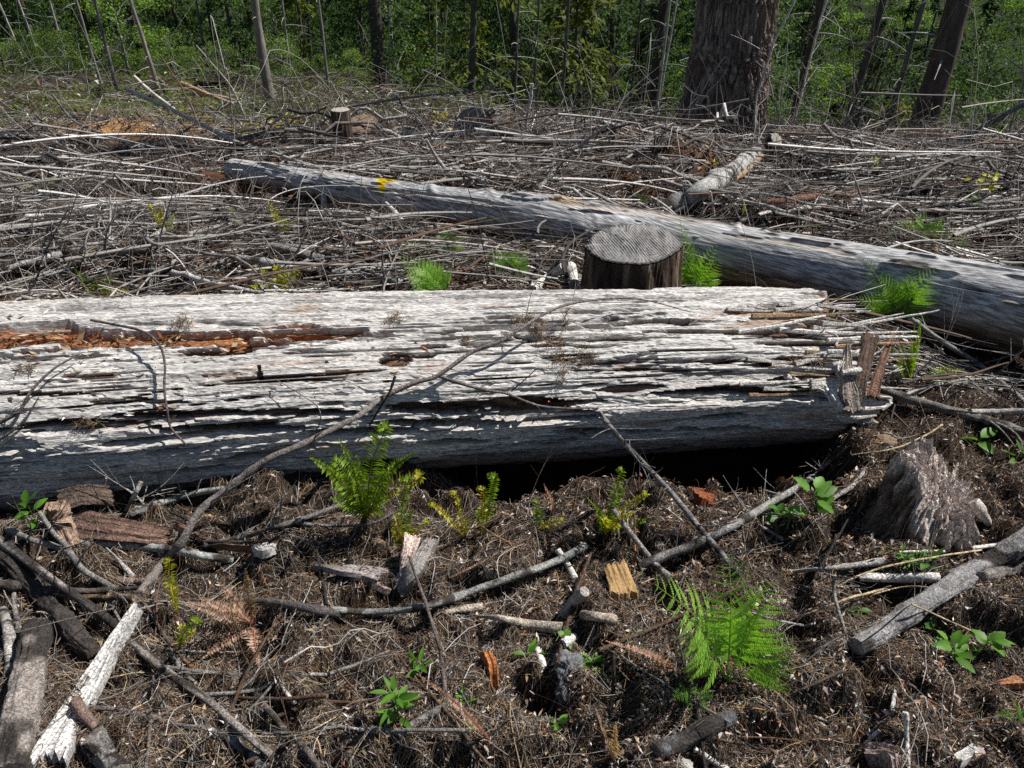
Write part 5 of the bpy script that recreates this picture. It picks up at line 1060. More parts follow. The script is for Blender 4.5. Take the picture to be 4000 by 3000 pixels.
chiplitter('slash_chip_litter', 'bark scraps and dead leaves between the sticks', 60000, (2.35, 9, -.85, .85), (.008, .03), (.25, .6), ['white', 'tan', 'brown', 'pale', 'dark', 'red'], [1, 1.5, 6, 2, 8, 1], scale=True)
edge = lambda x, y: np.where(y < np.interp(x / y, [-.45, -.25, -.08, .1, .3, .7], [34, 26, 17, 13.5, 11.8, 10.8]), 1., .05) * np.where(x / y < -.3, np.interp(y, [8, 10, 13], [1, .5, .25]), 1.)
twiglitter('far_slash_twigs', 'tangle of dead branches covering the far clearing', 20000, (7.5, 30, -.85, .85), (.06, .4), (.0007, .0022), .018, ['grey', 'dark', 'pale', 'brown', 'white'], [4, 8, 2, 5, .6], k=6, scale=True, vert=.05, flatbias=.8, dens=edge, curve=.12)
twiglitter('slope_edge_brush', 'dead whips and branch tips bristling along the slope edge', 260, (8, 13, -.35, .85), (.15, .5), (.0009, .0024), .02, ['grey', 'dark', 'pale'], [3, 4, 2], k=9, scale=True, vert=.5, curve=.22, dens=edge)
chiplitter('far_chip_litter', 'wood scraps scattered over the far clearing', 40000, (8, 30, -.85, .85), (.008, .022), (.3, .7), ['white', 'tan', 'brown', 'pale', 'dark'], [1.5, 2, 5, 2, 5], scale=True, dens=edge)
# heaps of orange chips in the trough of the big log, scattered splinters, fine debris, moss
def on_log(n, boxes, L, W, cols, wts, name, label, sink=.02, tiltz=.35, along=False):
    x = rng.uniform(-1.85, 1.2, n * 6); y = rng.uniform(1.8, 2.8, n * 6); z = zlog(x, y); ok = z > -50; x, y, z = x[ok], y[ok], z[ok]
    px, py, _ = proj(x, y, z); m = np.zeros(len(x), bool)
    for cx, cy, rx, ry in boxes: m |= ((px - cx) / rx) ** 2 + ((py - cy) / ry) ** 2 < rng.uniform(.3, 1.1, len(x))
    x, y, z = x[m][:n], y[m][:n], z[m][:n]; n = len(x)
    D = rng.randn(n, 3) * [1.0 if not along else 3, .6, tiltz]; D = unit(D); N_ = rng.randn(n, 3) * .4; N_[:, 2] += 1; Wd = unit(np.cross(D, N_)); l = L[0] + (L[1] - L[0]) * rng.rand(n) ** 2.5
    v, f, c = leaves(np.stack([x, y, z - sink + rng.rand(n) * .012], -1), D, Wd, l, l * rng.uniform(W[0], W[1], n), pal(n, cols, wts))
    v = v.reshape(n, 4, 3); top = v + (unit(np.cross(D, Wd)) * (-.0012))[:, None]; nn = np.concatenate([v, top], 1).reshape(-1, 3); b = np.arange(n)[:, None] * 8
    fs = np.concatenate([b + np.array(q)[None] for q in ([0,1,2,3], [7,6,5,4], [0,4,5,1], [1,5,6,2], [2,6,7,3], [3,7,4,0])])
    o = obj(name, make_mesh(name, nn, fs, np.repeat(c.reshape(n, 4, 3)[:, :1], 8, 1).reshape(-1, 3), False, M_TWIG)); tag(o, label, kind='stuff')
on_log(3200, [(200, 727, 230, 24), (60, 735, 120, 36), (430, 725, 130, 16)], (.008, .05), (.14, .4), ['red', 'tan', 'brown', 'pinkish'], [4, 4, 3, 1], 'orange_wood_chips', 'orange rotten wood chips filling the trough of the bleached log', .035)
on_log(700, [(100, 800, 260, 70), (240, 870, 220, 40), (600, 790, 500, 100), (1700, 690, 120, 20), (1300, 900, 400, 40), (100, 680, 160, 10)], (.006, .035), (.14, .35), ['red', 'tan', 'brown', 'white'], [2, 3, 3, 3], 'loose_wood_splinters', 'small splinters scattered over the bleached log', .012, .25, True)
def moss(name, label, spots, n, cols, wts, L=.018):
    mb = MB(); 
    for cx, cy, rx, ry in spots:
        for k in range(int(n * rx * ry / 900) + 4):
            a = rng.rand() * 6.28; q = rng.rand() ** .5; p = np.array(surf(cx + rx * q * math.cos(a), cy + ry * q * math.sin(a), -.006, True))
            m = 4; d = rng.randn(10, 3) * [1, 1, .6]; d[:, 2] = np.abs(d[:, 2]); t = np.linspace(0, 1, m)[None, :, None]
            P = p + rng.randn(10, 1, 3) * .004 + d[:, None] * L * .6 * t + rng.randn(10, 1, 3) * L * .5 * t * t
            v, f = tubes(P, np.full((10, m), .0006), 3); mb.add(v, f, np.repeat(pal(10, cols, wts), m * 3, 0))
    o = obj(name, mb.mesh(name, M_TWIG, True)); tag(o, label, kind='stuff')
moss('dry_moss', 'dry brown moss tufts clinging to the bleached log', [(1130, 692, 30, 14), (1165, 705, 22, 8), (1240, 768, 46, 24), (1195, 745, 22, 16), (1160, 730, 10, 20), (1300, 723, 26, 5), (852, 692, 18, 12), (1005, 740, 8, 8), (1215, 810, 4, 24), (390, 700, 26, 8), (190, 915, 26, 9), (60, 800, 24, 8), (1225, 690, 8, 26), (1750, 780, 40, 8)], 34, ['brown', 'tan', 'dark'], [3, 3, 1.5])
moss('yellow_moss', 'bright yellow-green moss specks in the log cracks', [(400, 902, 6, 4), (678, 908, 8, 6), (310, 920, 5, 4)], 60, [0], [1]) if 0 else None
# ================================================================ FERNS AND LEAFY PLANTS
GRN = {'sword': (.17, .27, .02), 'yel': (.40, .39, .03), 'brack': (.22, .40, .055), 'brack2': (.12, .26, .035), 'leaf': (.085, .20, .02), 'dleaf': (.05, .13, .018), 'gold': (.36, .33, .02), 'dead': (.40, .27, .20), 'pal': (.20, .26, .09)}
def frond_mesh(C, half, col, kind='sword', seed=0, curl=0.0, nrm=None):
    """C (n,3) rachis from foot to tip"""
    rs = np.random.RandomState(seed); n = len(C); mb = MB(); col = np.array(col)
    T = unit(np.gradient(C, axis=0)); view = unit(np.array([0, 0, CAMH]) - C) if nrm is None else np.array(nrm)
    N_ = unit(view + np.array([.25, .2, .6]) * .6 + rs.randn(3) * (.25 if kind == 'sword' else .12)); S = unit(np.cross(T, N_)); N_ = unit(np.cross(S, T))
    L = np.linalg.norm(np.diff(C, axis=0), axis=1).sum()
    v, f = tubes(C[None], np.linspace(.0022, .0006, n)[None] * (L / .35) ** .5, 4); mb.add(v, f, col * [1.3, .8, .8] if kind == 'sword' else col * [1.1, .95, .8])
    q = np.linspace(0, 1, n)
    if kind == 'sword':
        m = int(np.clip(L / .0075, 18, 60)); s = np.linspace(.12, .995, m)
        prof = np.clip((s - .06) / .2, .25, 1) * np.clip((1.03 - s) / .55, .12, 1)
        for sg in (-1, 1):
            p = np.stack([np.interp(s, q, C[:, i]) for i in range(3)], 1); t = np.stack([np.interp(s, q, T[:, i]) for i in range(3)], 1)
            sd = np.stack([np.interp(s, q, S[:, i]) for i in range(3)], 1) * sg; nn = np.stack([np.interp(s, q, N_[:, i]) for i in range(3)], 1)
            D = unit(sd + t * .35 + nn * (.35 * rs.rand(m)[:, None] + .1) + rs.randn(m, 3) * .08); W = unit(np.cross(D, nn) + nn * rs.uniform(-.7, .7, (m, 1)))
            l = half * prof * rs.uniform(.8, 1.1, m)
            b = -nn * (l * .12)[:, None]
            v, f, c = leaves(p, D, W, l, np.full(m, L / m * .95) + 0 * l, col * rs.uniform(.75, 1.25, (m, 1)), b); f = np.concatenate([f[:, [0, 1, 3]], f[:, [1, 2, 3]]]); mb.add(v, f, c)
    else:
        m = 12; s = np.linspace(.26, .975, m)
        prof = np.clip((1.05 - s) / .72, .08, 1) ** .8
        for sg in (-1, 1):
            for k in range(m):
                p = np.array([np.interp(s[k], q, C[:, i]) for i in range(3)]); t = np.array([np.interp(s[k], q, T[:, i]) for i in range(3)])
                sd = np.array([np.interp(s[k], q, S[:, i]) for i in range(3)]) * sg; nn = np.array([np.interp(s[k], q, N_[:, i]) for i in range(3)])
                l = half * prof[k] * rs.uniform(.85, 1.1); D = unit(sd + t * .45 + nn * rs.uniform(-.1, .25)); e = np.linspace(0, 1, 8)[:, None]
                PC = p + D * l * e + (t * .12 - nn * .18) * l * e ** 2; v, f = tubes(PC[None], np.linspace(.0009, .0003, 8)[None], 3); mb.add(v, f, col * 1.1)
                u = int(np.clip(l / .0042, 6, 24)); ss = np.linspace(.08, 1, u); pp = np.stack([np.interp(ss, e[:, 0], PC[:, i]) for i in range(3)], 1); TT = unit(np.gradient(PC, axis=0)); tt = np.stack([np.interp(ss, e[:, 0], TT[:, i]) for i in range(3)], 1)
                for s2 in (-1, 1):
                    d2 = unit(np.cross(tt, nn) * s2 + tt * .45 + nn * rs.uniform(-.1, .25, (u, 1))); l2 = l * .125 * np.clip((1.12 - ss) * 1.6, .15, 1) * np.clip(ss * 6, .5, 1)
                    W = unit(np.cross(d2, nn)); v, f, c = leaves(pp, d2, W, l2, l2 * .6, col * rs.uniform(.8, 1.25, (u, 1))); mb.add(v, f, c)
    return mb
_fs = [0]
def fern(label, base, tips, half, col='sword', kind='sword', group=None, dy=.05, arch=.10, on=False, name=None, baseh=0.0, cat='fern'):
    """tips: (px, py[, curl, colour]) display points reached by each frond"""
    b = np.array(surf(base[0], base[1], baseh, on)); dep = proj(*b)[2]
    root = empty(name or ('sword_fern' if kind == 'sword' else 'bracken_fern'), tuple(b), label, cat, group)
    for tpt in tips:
        _fs[0] += 1; rs = np.random.RandomState(_fs[0] * 7)
        tip = np.array(V(tpt[0], tpt[1], b[1] + rs.uniform(-dy, dy) - (.02)))
        gz = float(zg(tip[0], tip[1])) + .02
        if tip[2] < gz: tip = np.array(surf(tpt[0], tpt[1], .03))
        L = np.linalg.norm(tip - b); mid = (b + tip) / 2 + np.array([rs.normal(0, .06), rs.normal(0, .05) , .6]) * L * arch * 2
        pts = [b, mid, tip]; curl = tpt[2] if len(tpt) > 2 else 0
        C = catmull(pts, 26)
        if curl:
            d = unit(C[-1] - C[-4]); side = unit(np.cross(d, [0, 1, 0])) * (1 if curl > 0 else -1); r = abs(curl) * dep / FPX
            a = np.linspace(0, 4.6, 14)[1:]; rr = r * np.linspace(1, .45, 13)
            cur = C[-1] + side * r - side * (rr * np.cos(a))[:, None] + d * (rr * np.sin(a))[:, None]; C = np.vstack([C, cur])
        cc = np.array(GRN[tpt[3] if len(tpt) > 3 else col]) * rs.uniform(.85, 1.15)
        mb = frond_mesh(C, half * dep / FPX * rs.uniform(.85, 1.1), cc, kind, _fs[0])
        obj('frond', mb.mesh('frond', M_LEAF, False, b), root)
    return root
Y = 'yel'
fern('large bright sword fern with many fronds in front of the bleached log', (790, 1122), [(672, 988), (700, 1005), (733, 948), (770, 985), (832, 928, 5), (898, 975), (850, 1000), (812, 1045), (745, 1040), (730, 1000, 6), (715, 1075), (840, 1075), (905, 1035, 9, Y)], 32)
fern('narrow yellow-green fern clump below the large sword fern', (868, 1188), [(882, 1040, 7), (850, 1105, 0, Y), (845, 1128, 0, Y), (893, 1100), (925, 1130, 6, Y)], 17)
fern('small curling yellow fern with hooked tips before the black hollow', (1003, 1165), [(937, 1090, 6, Y), (985, 1068, 7, Y), (1010, 1110, 0, Y)], 13, Y)
fern('tall unfurling fern with curled crozier tip before the black hollow', (1043, 1160), [(1070, 1032, 9), (1045, 1060, 8, Y), (1033, 1110, 5)], 15)
fern('tiny fern with coiled tip standing right of the tall unfurling fern', (1160, 1146), [(1160, 1085, 6), (1170, 1105, 4), (1215, 1125, 5, Y)], 12)
fern('clump of curly sword fern fronds left of the leaning grey stick', (1305, 1160), [(1345, 1020, 7), (1352, 1050), (1268, 1075), (1285, 1090), (1395, 1070, 6, Y), (1325, 1090), (1372, 1105, 0, Y), (1420, 1120), (1312, 1120, 8, Y)], 15)
fern('dry grey fern stalk in the shadow under the log', (1195, 1115), [(1175, 1045), (1182, 1065)], 10, 'dead')
fern('middle yellow-green fern clump just behind the bleached log', (598, 648), [(540, 617, 0, Y), (572, 590, 5), (600, 583, 6), (622, 575), (640, 588, 4, Y), (583, 607), (612, 600)], 17, Y)
fern('tall yellow fern fronds at left in the midground slash', (360, 525), [(330, 448, 5, Y), (345, 440, 0, Y), (378, 462, 0, Y), (383, 515), (355, 470, 0, Y)], 11, Y, dy=.02)
fern('yellow-green fern with upright fronds right of the tall yellow one', (612, 515), [(577, 430, 0, Y), (592, 460, 0, Y), (600, 450), (640, 480), (625, 455, 0, Y)], 13, Y)
fern('single small arching fern frond between the two yellow ferns', (527, 490), [(498, 452, 5, Y)], 9, Y, dy=.02)
fern('low sword fern at the back rim of the log, far left', (215, 648), [(163, 582), (205, 600), (235, 612), (255, 595), (280, 628, 0, Y), (240, 635, 0, Y)], 16)
fern('upright sword fern behind the splintered right end of the log', (1960, 832), [(1922, 745), (1945, 738), (1968, 735), (1955, 760), (1975, 700), (1990, 690)], 12)
fern('yellow-edged arching fern right of the upright sword fern', (2000, 832), [(2082, 797, 0, Y), (2050, 790), (2035, 805)], 15)
fern('lone small yellow-green frond at the foot of the arched branch', (385, 1330), [(365, 1215, 5), (372, 1240, 0, Y)], 20, Y)
fern('curled fresh fern head lying in the brown litter at left', (385, 1405), [(430, 1345, 11), (400, 1362, 10, Y), (418, 1368, 8, Y)], 14)
fern('dead rust and pink fern fronds collapsed on the litter at left', (548, 1350), [(470, 1255), (530, 1228), (395, 1300), (440, 1420), (540, 1400), (485, 1330), (560, 1440), (430, 1290)], 22, 'dead', arch=.05, name='dead_fern')
fern('dead brown fern frond right of the charred lump', (1460, 1445), [(1310, 1385), (1370, 1400), (1400, 1440)], 16, 'dead', arch=.04, name='dead_fern')
fern('dead pale fern frond at the bottom edge left of the shaded branch', (1325, 1650), [(1285, 1530), (1330, 1560)], 20, 'dead', arch=.04, name='dead_fern')
fern('dead whitish fern frond below the leafy plant in the centre', (1060, 1600), [(900, 1455), (975, 1525)], 14, 'dead', arch=.04, name='dead_fern')
for lab, b, tips, hf, c in (
 ('large feathery bright green bracken in the right foreground', (1572, 1475), [(1575, 1200), (1415, 1262), (1672, 1262), (1715, 1390), (1470, 1352)], 112, 'brack'),
 ('soft light green bracken frond behind the centre of the bleached log', (962, 648), [(862, 558), (880, 590), (925, 600), (915, 575)], 52, 'brack'),
 ('bracken hanging over the right rim of the big sawn stump', (1488, 648), [(1468, 470), (1480, 500), (1548, 530), (1440, 560), (1500, 535), (1555, 565)], 44, 'brack'),
 ('bracken with several spreading fronds before the peeled log at right', (1935, 700), [(1862, 558), (1850, 645), (1900, 600), (1975, 582), (2020, 585), (2068, 618), (1960, 610), (2000, 650)], 46, 'brack'),
 ('pale bracken clump rising behind the peeled log at the right', (2030, 545), [(1900, 515), (1935, 490), (1970, 462), (2010, 500), (2065, 520), (2100, 545)], 42, 'brack'),
 ('sparse young bracken with small curled tips before the peeled log', (1662, 648), [(1650, 565), (1690, 572), (1722, 570), (1680, 600)], 22, 'brack2'),
 ('low green ferns in the gap left of the big sawn stump', (1105, 600), [(1060, 545), (1085, 535), (1135, 540), (1140, 565), (1050, 570)], 32, 'brack'),
 ('small green fern sprigs beside the grey post-like stick', (975, 560), [(940, 510), (960, 490), (1000, 510), (830, 545), (1010, 540)], 28, 'brack'),
 ('tiny delicate bracken sprig beyond the middle of the peeled log', (1385, 445), [(1372, 405), (1395, 420), (1380, 425)], 10, 'brack2'),
 ('small dark bracken sprig left below the large bracken', (1500, 1520), [(1455, 1505), (1480, 1490), (1540, 1505)], 32, 'brack2'),
 ('small bracken frond at the lower right picture edge', (2200, 1560), [(2150, 1545), (2190, 1520), (2210, 1540)], 20, 'brack2')):
    fern(lab, b, tips, hf, c, 'bracken')
def leafmesh(mb, p, D, up, l, w, col, teeth=0, fold=.25, droop=.2):
    n = 9; t = np.linspace(0, 1, n); D = unit(np.array(D)); S = unit(np.cross(D, up)); N_ = unit(np.cross(S, D))
    pr = np.sin(np.pi * t ** .8) ** .75 * w * .5
    if teeth: pr = pr * (1 + .22 * (np.arange(n) % 2)); 
    pr[0] = w * .03; pr[-1] = 0.0005
    c = p + D[None] * (t * l)[:, None] - N_[None] * (droop * l * t ** 2)[:, None]
    a = c + S[None] * pr[:, None] + N_[None] * (fold * pr)[:, None]; b = c - S[None] * pr[:, None] + N_[None] * (fold * pr)[:, None]
    v = np.concatenate([a, c, b]); i = np.arange(n - 1)
    f = np.concatenate([np.stack([i, i + 1, i + 1 + n, i + n], -1), np.stack([i + n, i + n + 1, i + 1 + 2 * n, i + 2 * n], -1)])
    cc = np.concatenate([np.tile(col, (n, 1)), np.tile(np.array(col) * 1.25, (n, 1)), np.tile(col, (n, 1))]); mb.add(v, f, cc)
def leafy(label, px, py, n, lpx, asp, hpx, spx, col='leaf', cat='plant', teeth=0, on=False, name='leafy_plant', up=.6, stems=1):
    """several leaves on short stems; sizes in picture points"""
    hpx = hpx * 1.5; b = np.array(surf(px, py, 0, on)); dep = proj(*b)[2]; s = dep / FPX; _fs[0] += 1; rs = np.random.RandomState(_fs[0])
    root = empty(name, tuple(b), label, cat); mb = MB(); col = np.array(GRN[col])
    tops = []
    for k in range(stems):
        e = np.array([rs.normal(0, .5) * spx * s if stems > 1 else 0, rs.normal(0, .3) * spx * s if stems > 1 else 0, hpx * s * rs.uniform(.7, 1.1)]); C = catmull([np.zeros(3) - [0, 0, .02], e * [.3, .3, .5], e], 10)
        v, f = tubes(C[None], np.linspace(.0016, .0008, 10)[None] * (dep / 2) ** .5, 5); mb.add(v, f, col * [1.3, .9, .8]); tops.append(C)
    obj('stem', mb.mesh('stem', M_LEAF, True), root)
    for k in range(n):
        C = tops[k % stems]; i = rs.randint(3, 10); p = C[i] + 0; a = k * 2.4 + rs.rand(); r = spx * s * rs.uniform(.05, .5 if stems < 2 else .2)
        D = np.array([math.cos(a), math.sin(a) * .8, up * rs.uniform(.2, 1.3)]); q = p + unit(D) * r; m1 = MB()
        v, f = tubes(catmull([p, (p + q) / 2 + [0, 0, .1 * r], q], 5)[None], np.full((1, 5), .0007 * (dep / 2) ** .5), 3); m1.add(v, f, col * [1.2, .9, .8])
        leafmesh(m1, q, D, np.array([0, 0, 1.]) + rs.randn(3) * .3, lpx * s * rs.uniform(.65, 1.15), lpx * s * asp * rs.uniform(.8, 1.1), col * rs.uniform(.75, 1.25), teeth, rs.uniform(.1, .4), rs.uniform(0, .4))
        obj('leaf', m1.mesh('leaf', M_LEAF, True), root)
for a in (('upright leafy shoot with glossy oval leaves left of the grey board top', 862, 1560, 22, 44, .34, 92, 30, 'leaf'),
 ('smaller bright leafy shoot behind the upright leafy shoot', 908, 1455, 9, 32, .4, 30, 20, 'leaf'),
 ('tiny green sprout above the right end of the grey board', 1005, 1522, 8, 24, .36, 18, 14, 'leaf'),
 ('low green sprouts right below the grey board', 1000, 1575, 6, 20, .45, 12, 14, 'leaf'),
 ('small round-leaved sprouts under the dark burrow', 1205, 1575, 8, 26, .6, 18, 22, 'leaf'),
 ('pair of lime oval leaves left of the white upright chunk', 1138, 1425, 4, 34, .4, 10, 8, 'leaf'),
 ('single lime leaf between the white chunk and the charred lump', 1186, 1425, 2, 26, .5, 8, 5, 'leaf'),
 ('small lobed leaf pair beyond the charred lump', 1220, 1385, 4, 22, .8, 10, 10, 'leaf'),
 ('shoot with reddish-tinged pointed leaves right of the charred lump', 1280, 1440, 7, 38, .34, 20, 14, 'leaf'),
 ('tiny pale clover-like ground plant right of the charred lump', 1312, 1460, 22, 12, .8, 5, 34, 'pal'),
 ('dim small leaves in shade below the dark short stick', 1372, 1385, 6, 24, .7, 8, 18, 'dleaf'),
 ('single large jagged leaf right of the rotten stump top', 2112, 960, 3, 44, .6, 12, 14, 'leaf'),
 ('leaf cluster at the right edge beyond the rotten stump', 2195, 1000, 7, 28, .5, 24, 22, 'leaf'),
 ('light-edged seedling between the mottled stick and rotten stump', 1932, 1035, 5, 18, .5, 22, 8, 'leaf'),
 ('large oval leaves among slash beyond the peeled log', 1742, 495, 5, 28, .45, 8, 12, 'leaf'),
 ('yellow-green leaf tuft in slash right of the wide conifer', 1818, 372, 5, 14, .5, 8, 8, 'gold'),
 ('bright leafy sprig at the foot of the right leaning tree', 1942, 300, 7, 14, .5, 12, 10, 'leaf'),
 ('small yellow plant left of the birch-like log top', 1540, 357, 6, 10, .5, 5, 8, 'gold'),
 ('small dark green plant left of the long level stick at left', 240, 455, 6, 12, .6, 8, 10, 'dleaf'),
 ('tiny green plant beside the thin curved stalk at left', 195, 398, 6, 11, .4, 8, 8, 'dleaf')):
    leafy(*a[:8], col=a[8])
for a in (('bright toothed raspberry-like plant on the long mottled branch', 1742, 1120, 9, 44, .5, 66, 34, 'leaf'),
 ('darker toothed leaves left of the raspberry-like plant', 1680, 1128, 5, 38, .55, 22, 22, 'dleaf'),
 ('toothed leafy plant right below the silvery log', 2045, 1430, 9, 42, .55, 40, 40, 'leaf'),
 ('second toothed leafy plant at right near the edge', 2118, 1415, 9, 40, .5, 34, 26, 'leaf'),
 ('small toothed plant left of the two toothed plants', 2010, 1370, 5, 26, .6, 18, 16, 'dleaf'),
 ('dark bramble sprig at left beside the upright bark block', 88, 1150, 10, 30, .6, 66, 22, 'leaf'),
 ('shaded small plant left of the silvery log', 1850, 1325, 5, 24, .6, 12, 16, 'dleaf')):
    leafy(*a[:8], col=a[8], teeth=1)
leafy('small narrow-leaved green herbs behind the white block', 1965, 1225, 46, 15, .28, 26, 60, 'leaf', stems=9)
leafy('larger smooth leaves among the narrow-leaved herbs', 2000, 1222, 5, 44, .4, 14, 44, 'dleaf')
leafy('pale green tufted shrublet in the shadow band at left', 95, 420, 60, 11, .45, 20, 40, 'pal', 'shrub', name='small_shrub', stems=12)
leafy('yellow maple-like seedling in the right slash pile', 2112, 430, 46, 13, .9, 30, 60, 'gold', 'shrub', name='small_shrub', stems=10)
leafy('green leaves under the yellow maple-like seedling', 2110, 455, 16, 15, .6, 14, 40, 'leaf', 'shrub', name='small_shrub', stems=5)
leafy('left yellow-green shrub beyond the long leaning pole', 545, 305, 60, 9, .5, 22, 44, 'gold', 'shrub', name='small_shrub', stems=14)
leafy('right yellow-green shrub beyond the long leaning pole', 612, 296, 60, 9, .5, 26, 50, 'gold', 'shrub', name='small_shrub', stems=14)
leafy('green shrub below the pair of yellow-green shrubs', 580, 315, 40, 9, .5, 12, 60, 'leaf', 'shrub', name='small_shrub', stems=12)
leafy('lime plants growing in the slash under the broad far stump', 950, 280, 40, 9, .5, 18, 40, 'gold', 'shrub', name='small_shrub', stems=8)
fern('upright yellow frond standing in the right slash pile', (1890, 372), [(1892, 335, 0, Y), (1897, 345, 0, Y)], 6, Y, dy=.02)
fern('two upright yellow fronds behind the peeled log at right', (1607, 475), [(1605, 440, 0, Y), (1655, 447, 0, Y)], 5, Y, dy=.02)
fern('small yellow upright frond near the foot of the right leaning tree', (2030, 305), [(2025, 285, 0, Y), (2035, 290, 0, Y)], 5, Y, dy=.02)

# ================================================================ FOREST AND BRUSH BEYOND THE SLOPE
def crown_decid(seed, H=9., Rr=2.0, n=5200, col=(.10, .18, .035), size=.13, low=.1):
    rs = np.random.RandomState(seed); mb = MB(); nb = 60
    z0 = rs.uniform(low, 1, nb) ** .8 * H; a = rs.rand(nb) * 6.28; rad = Rr * np.sqrt(np.clip(1.15 - (z0 / H - .35) ** 2 * 2.2, .08, 1)) * rs.uniform(.35, 1.0, nb)
    cen = np.stack([np.cos(a) * rad, np.sin(a) * rad, z0], 1); br = rs.uniform(.3, .75, nb) * Rr / 2
    k = rs.randint(0, nb, n); d = unit(rs.randn(n, 3)); C = cen[k] + d * (br[k] * rs.rand(n) ** .4)[:, None] * [1, 1, .65]
    D = unit(rs.randn(n, 3) + [0, 0, -.2]); W = unit(np.cross(D, rs.randn(n, 3))); l = size * rs.uniform(.5, 1.2, n)
    tint = rs.uniform(.6, 1.35, nb)[k][:, None] * rs.uniform(.7, 1.3, (n, 1)); c = np.array(col) * tint
    v, f, c = leaves(C, D, W, l, l * .62, c); mb.add(v, f, c); return mb, cen
def crown_conif(seed, H=12., Rr=2.0, col=(.035, .07, .02), nb=120, size=.16, low=.04, per=46, droop=.35):
    rs = np.random.RandomState(seed); Cs, Ds, Ls, Cl = [], [], [], []; br = []
    for k in range(nb):
        z = (low + (1 - low) * rs.rand() ** .9) * H; a = rs.rand() * 6.28; L = Rr * (1.02 - z / H) ** .75 * rs.uniform(.55, 1.15) + .15
        dr = np.array([math.cos(a), math.sin(a), 0]); sd = np.array([-math.sin(a), math.cos(a), 0]); m = per; t = rs.rand(m) ** .75
        P = np.array([0, 0, z]) + dr * (L * t)[:, None] + np.array([0, 0, -1.]) * (droop * L * t ** 1.7)[:, None] + sd * (rs.uniform(-1, 1, m) * .28 * L * (1.1 - t))[:, None] + rs.randn(m, 3) * .05
        Cs.append(P); Ds.append(unit(dr * .6 + np.array([0, 0, -.55]) + rs.randn(m, 3) * .45)); Ls.append(size * rs.uniform(.6, 1.3, m)); Cl.append(np.array(col) * rs.uniform(.6, 1.35) * rs.uniform(.75, 1.25, (m, 1)))
        br.append([np.array([0, 0, z]), np.array([0, 0, z - droop * L * .4]) + dr * L * .6])
    C = np.concatenate(Cs); D = np.concatenate(Ds); l = np.concatenate(Ls); c = np.concatenate(Cl); W = unit(np.cross(D, np.array([0, 0, 1.]) + rs.randn(len(C), 3) * .5))
    v, f, c = leaves(C, D, W, l, l * .42, c); mb = MB(); mb.add(v, f, c); return mb, br
def tree_proto(kind, seed, **kw):
    if kind == 'd':
        H = kw.get('H', 9); mb, cen = crown_decid(seed, **kw); tr = MB(); rs = np.random.RandomState(seed + 50)
        C = np.stack([.2 * f2(np.linspace(0, 2, 12), np.zeros(12), seed), .2 * f2(np.linspace(0, 2, 12), np.ones(12), seed), np.linspace(-1.0, H * .95, 12)], 1)
        v, f = tubes(C[None], np.linspace(.11, .02, 12)[None] * H / 9, 6); tr.add(v, f, np.array([.20, .195, .18]))
        for k in range(0, len(cen), 2):
            z = max(cen[k][2] - .8, .2); p = np.array([C[:, 0].mean(), C[:, 1].mean(), z]); v, f = tubes(catmull([p, (p + cen[k]) / 2 + [0, 0, .1], cen[k]], 4)[None], np.linspace(.03, .01, 4)[None], 3); tr.add(v, f, np.array([.18, .175, .16]))
        return mb.mesh('crown', M_FOL), tr.mesh('trunk', M_BARK, True)
    H = kw.get('H', 12); mb, br = crown_conif(seed, **kw); tr = MB(); C = np.stack([np.zeros(10), np.zeros(10), np.linspace(-1.0, H, 10)], 1)
    v, f = tubes(C[None], np.linspace(.17, .02, 10)[None] * H / 12, 7); tr.add(v, f, np.array([.09, .08, .07]))
    for a, b in br[::2]: v, f = tubes(catmull([a, b], 3)[None], np.array([[.02, .014, .006]]), 3); tr.add(v, f, np.array([.10, .09, .08]))
    return mb.mesh('crown', M_NEEDLE), tr.mesh('trunk', M_BARK, True)
PR = {'alder': [tree_proto('d', 1, H=9., Rr=2.2, col=(.085, .15, .04)), tree_proto('d', 2, H=8., Rr=1.9, col=(.075, .13, .035)), tree_proto('d', 3, H=10., Rr=2.3, col=(.065, .11, .045))],
 'bright': [tree_proto('d', 4, H=7., Rr=2.2, col=(.17, .28, .045)), tree_proto('d', 5, H=6., Rr=2.0, col=(.14, .24, .04))],
 'fir': [tree_proto('c', 6, H=13.), tree_proto('c', 7, H=15., Rr=2.4, col=(.028, .055, .018)), tree_proto('c', 8, H=11., Rr=1.9, col=(.045, .08, .022))],
 'olive': [tree_proto('c', 9, H=5., Rr=1.7, col=(.16, .165, .03), nb=70, size=.15, droop=.5), tree_proto('c', 10, H=7., Rr=1.8, col=(.12, .145, .03), nb=90, droop=.45)],
 'shrub': [tree_proto('d', 11, H=3.6, Rr=1.4, n=3600, col=(.14, .22, .055), size=.09, low=.02), tree_proto('d', 12, H=3., Rr=1.3, n=3200, col=(.17, .25, .06), size=.09, low=.02)]}
CATN = {'alder': ('leafy_tree', 'tree'), 'bright': ('leafy_tree', 'tree'), 'fir': ('fir_tree', 'tree'), 'olive': ('young_conifer', 'tree'), 'shrub': ('green_shrub', 'shrub')}
FT = []
def plant(kind, x, y, s, label, group=None, zoff=0., lean=0.):
    cr, tr = PR[kind][rng.randint(len(PR[kind]))]; nm, cat = CATN[kind]
    root = empty(nm, (x, y, float(zg(x, y)) - .1 + zoff), label, cat, group); root.rotation_euler = (rng.normal(0, .03), rng.normal(0, .03) + lean, rng.rand() * 6.28)
    sx = s * rng.uniform(.85, 1.2); root.scale = (sx, sx, s)
    c = bpy.data.objects.new('crown', cr); scene.collection.objects.link(c); c.parent = root
    t = bpy.data.objects.new('trunk', tr); scene.collection.objects.link(t); t.parent = root
    FT.append((x, y)); return root
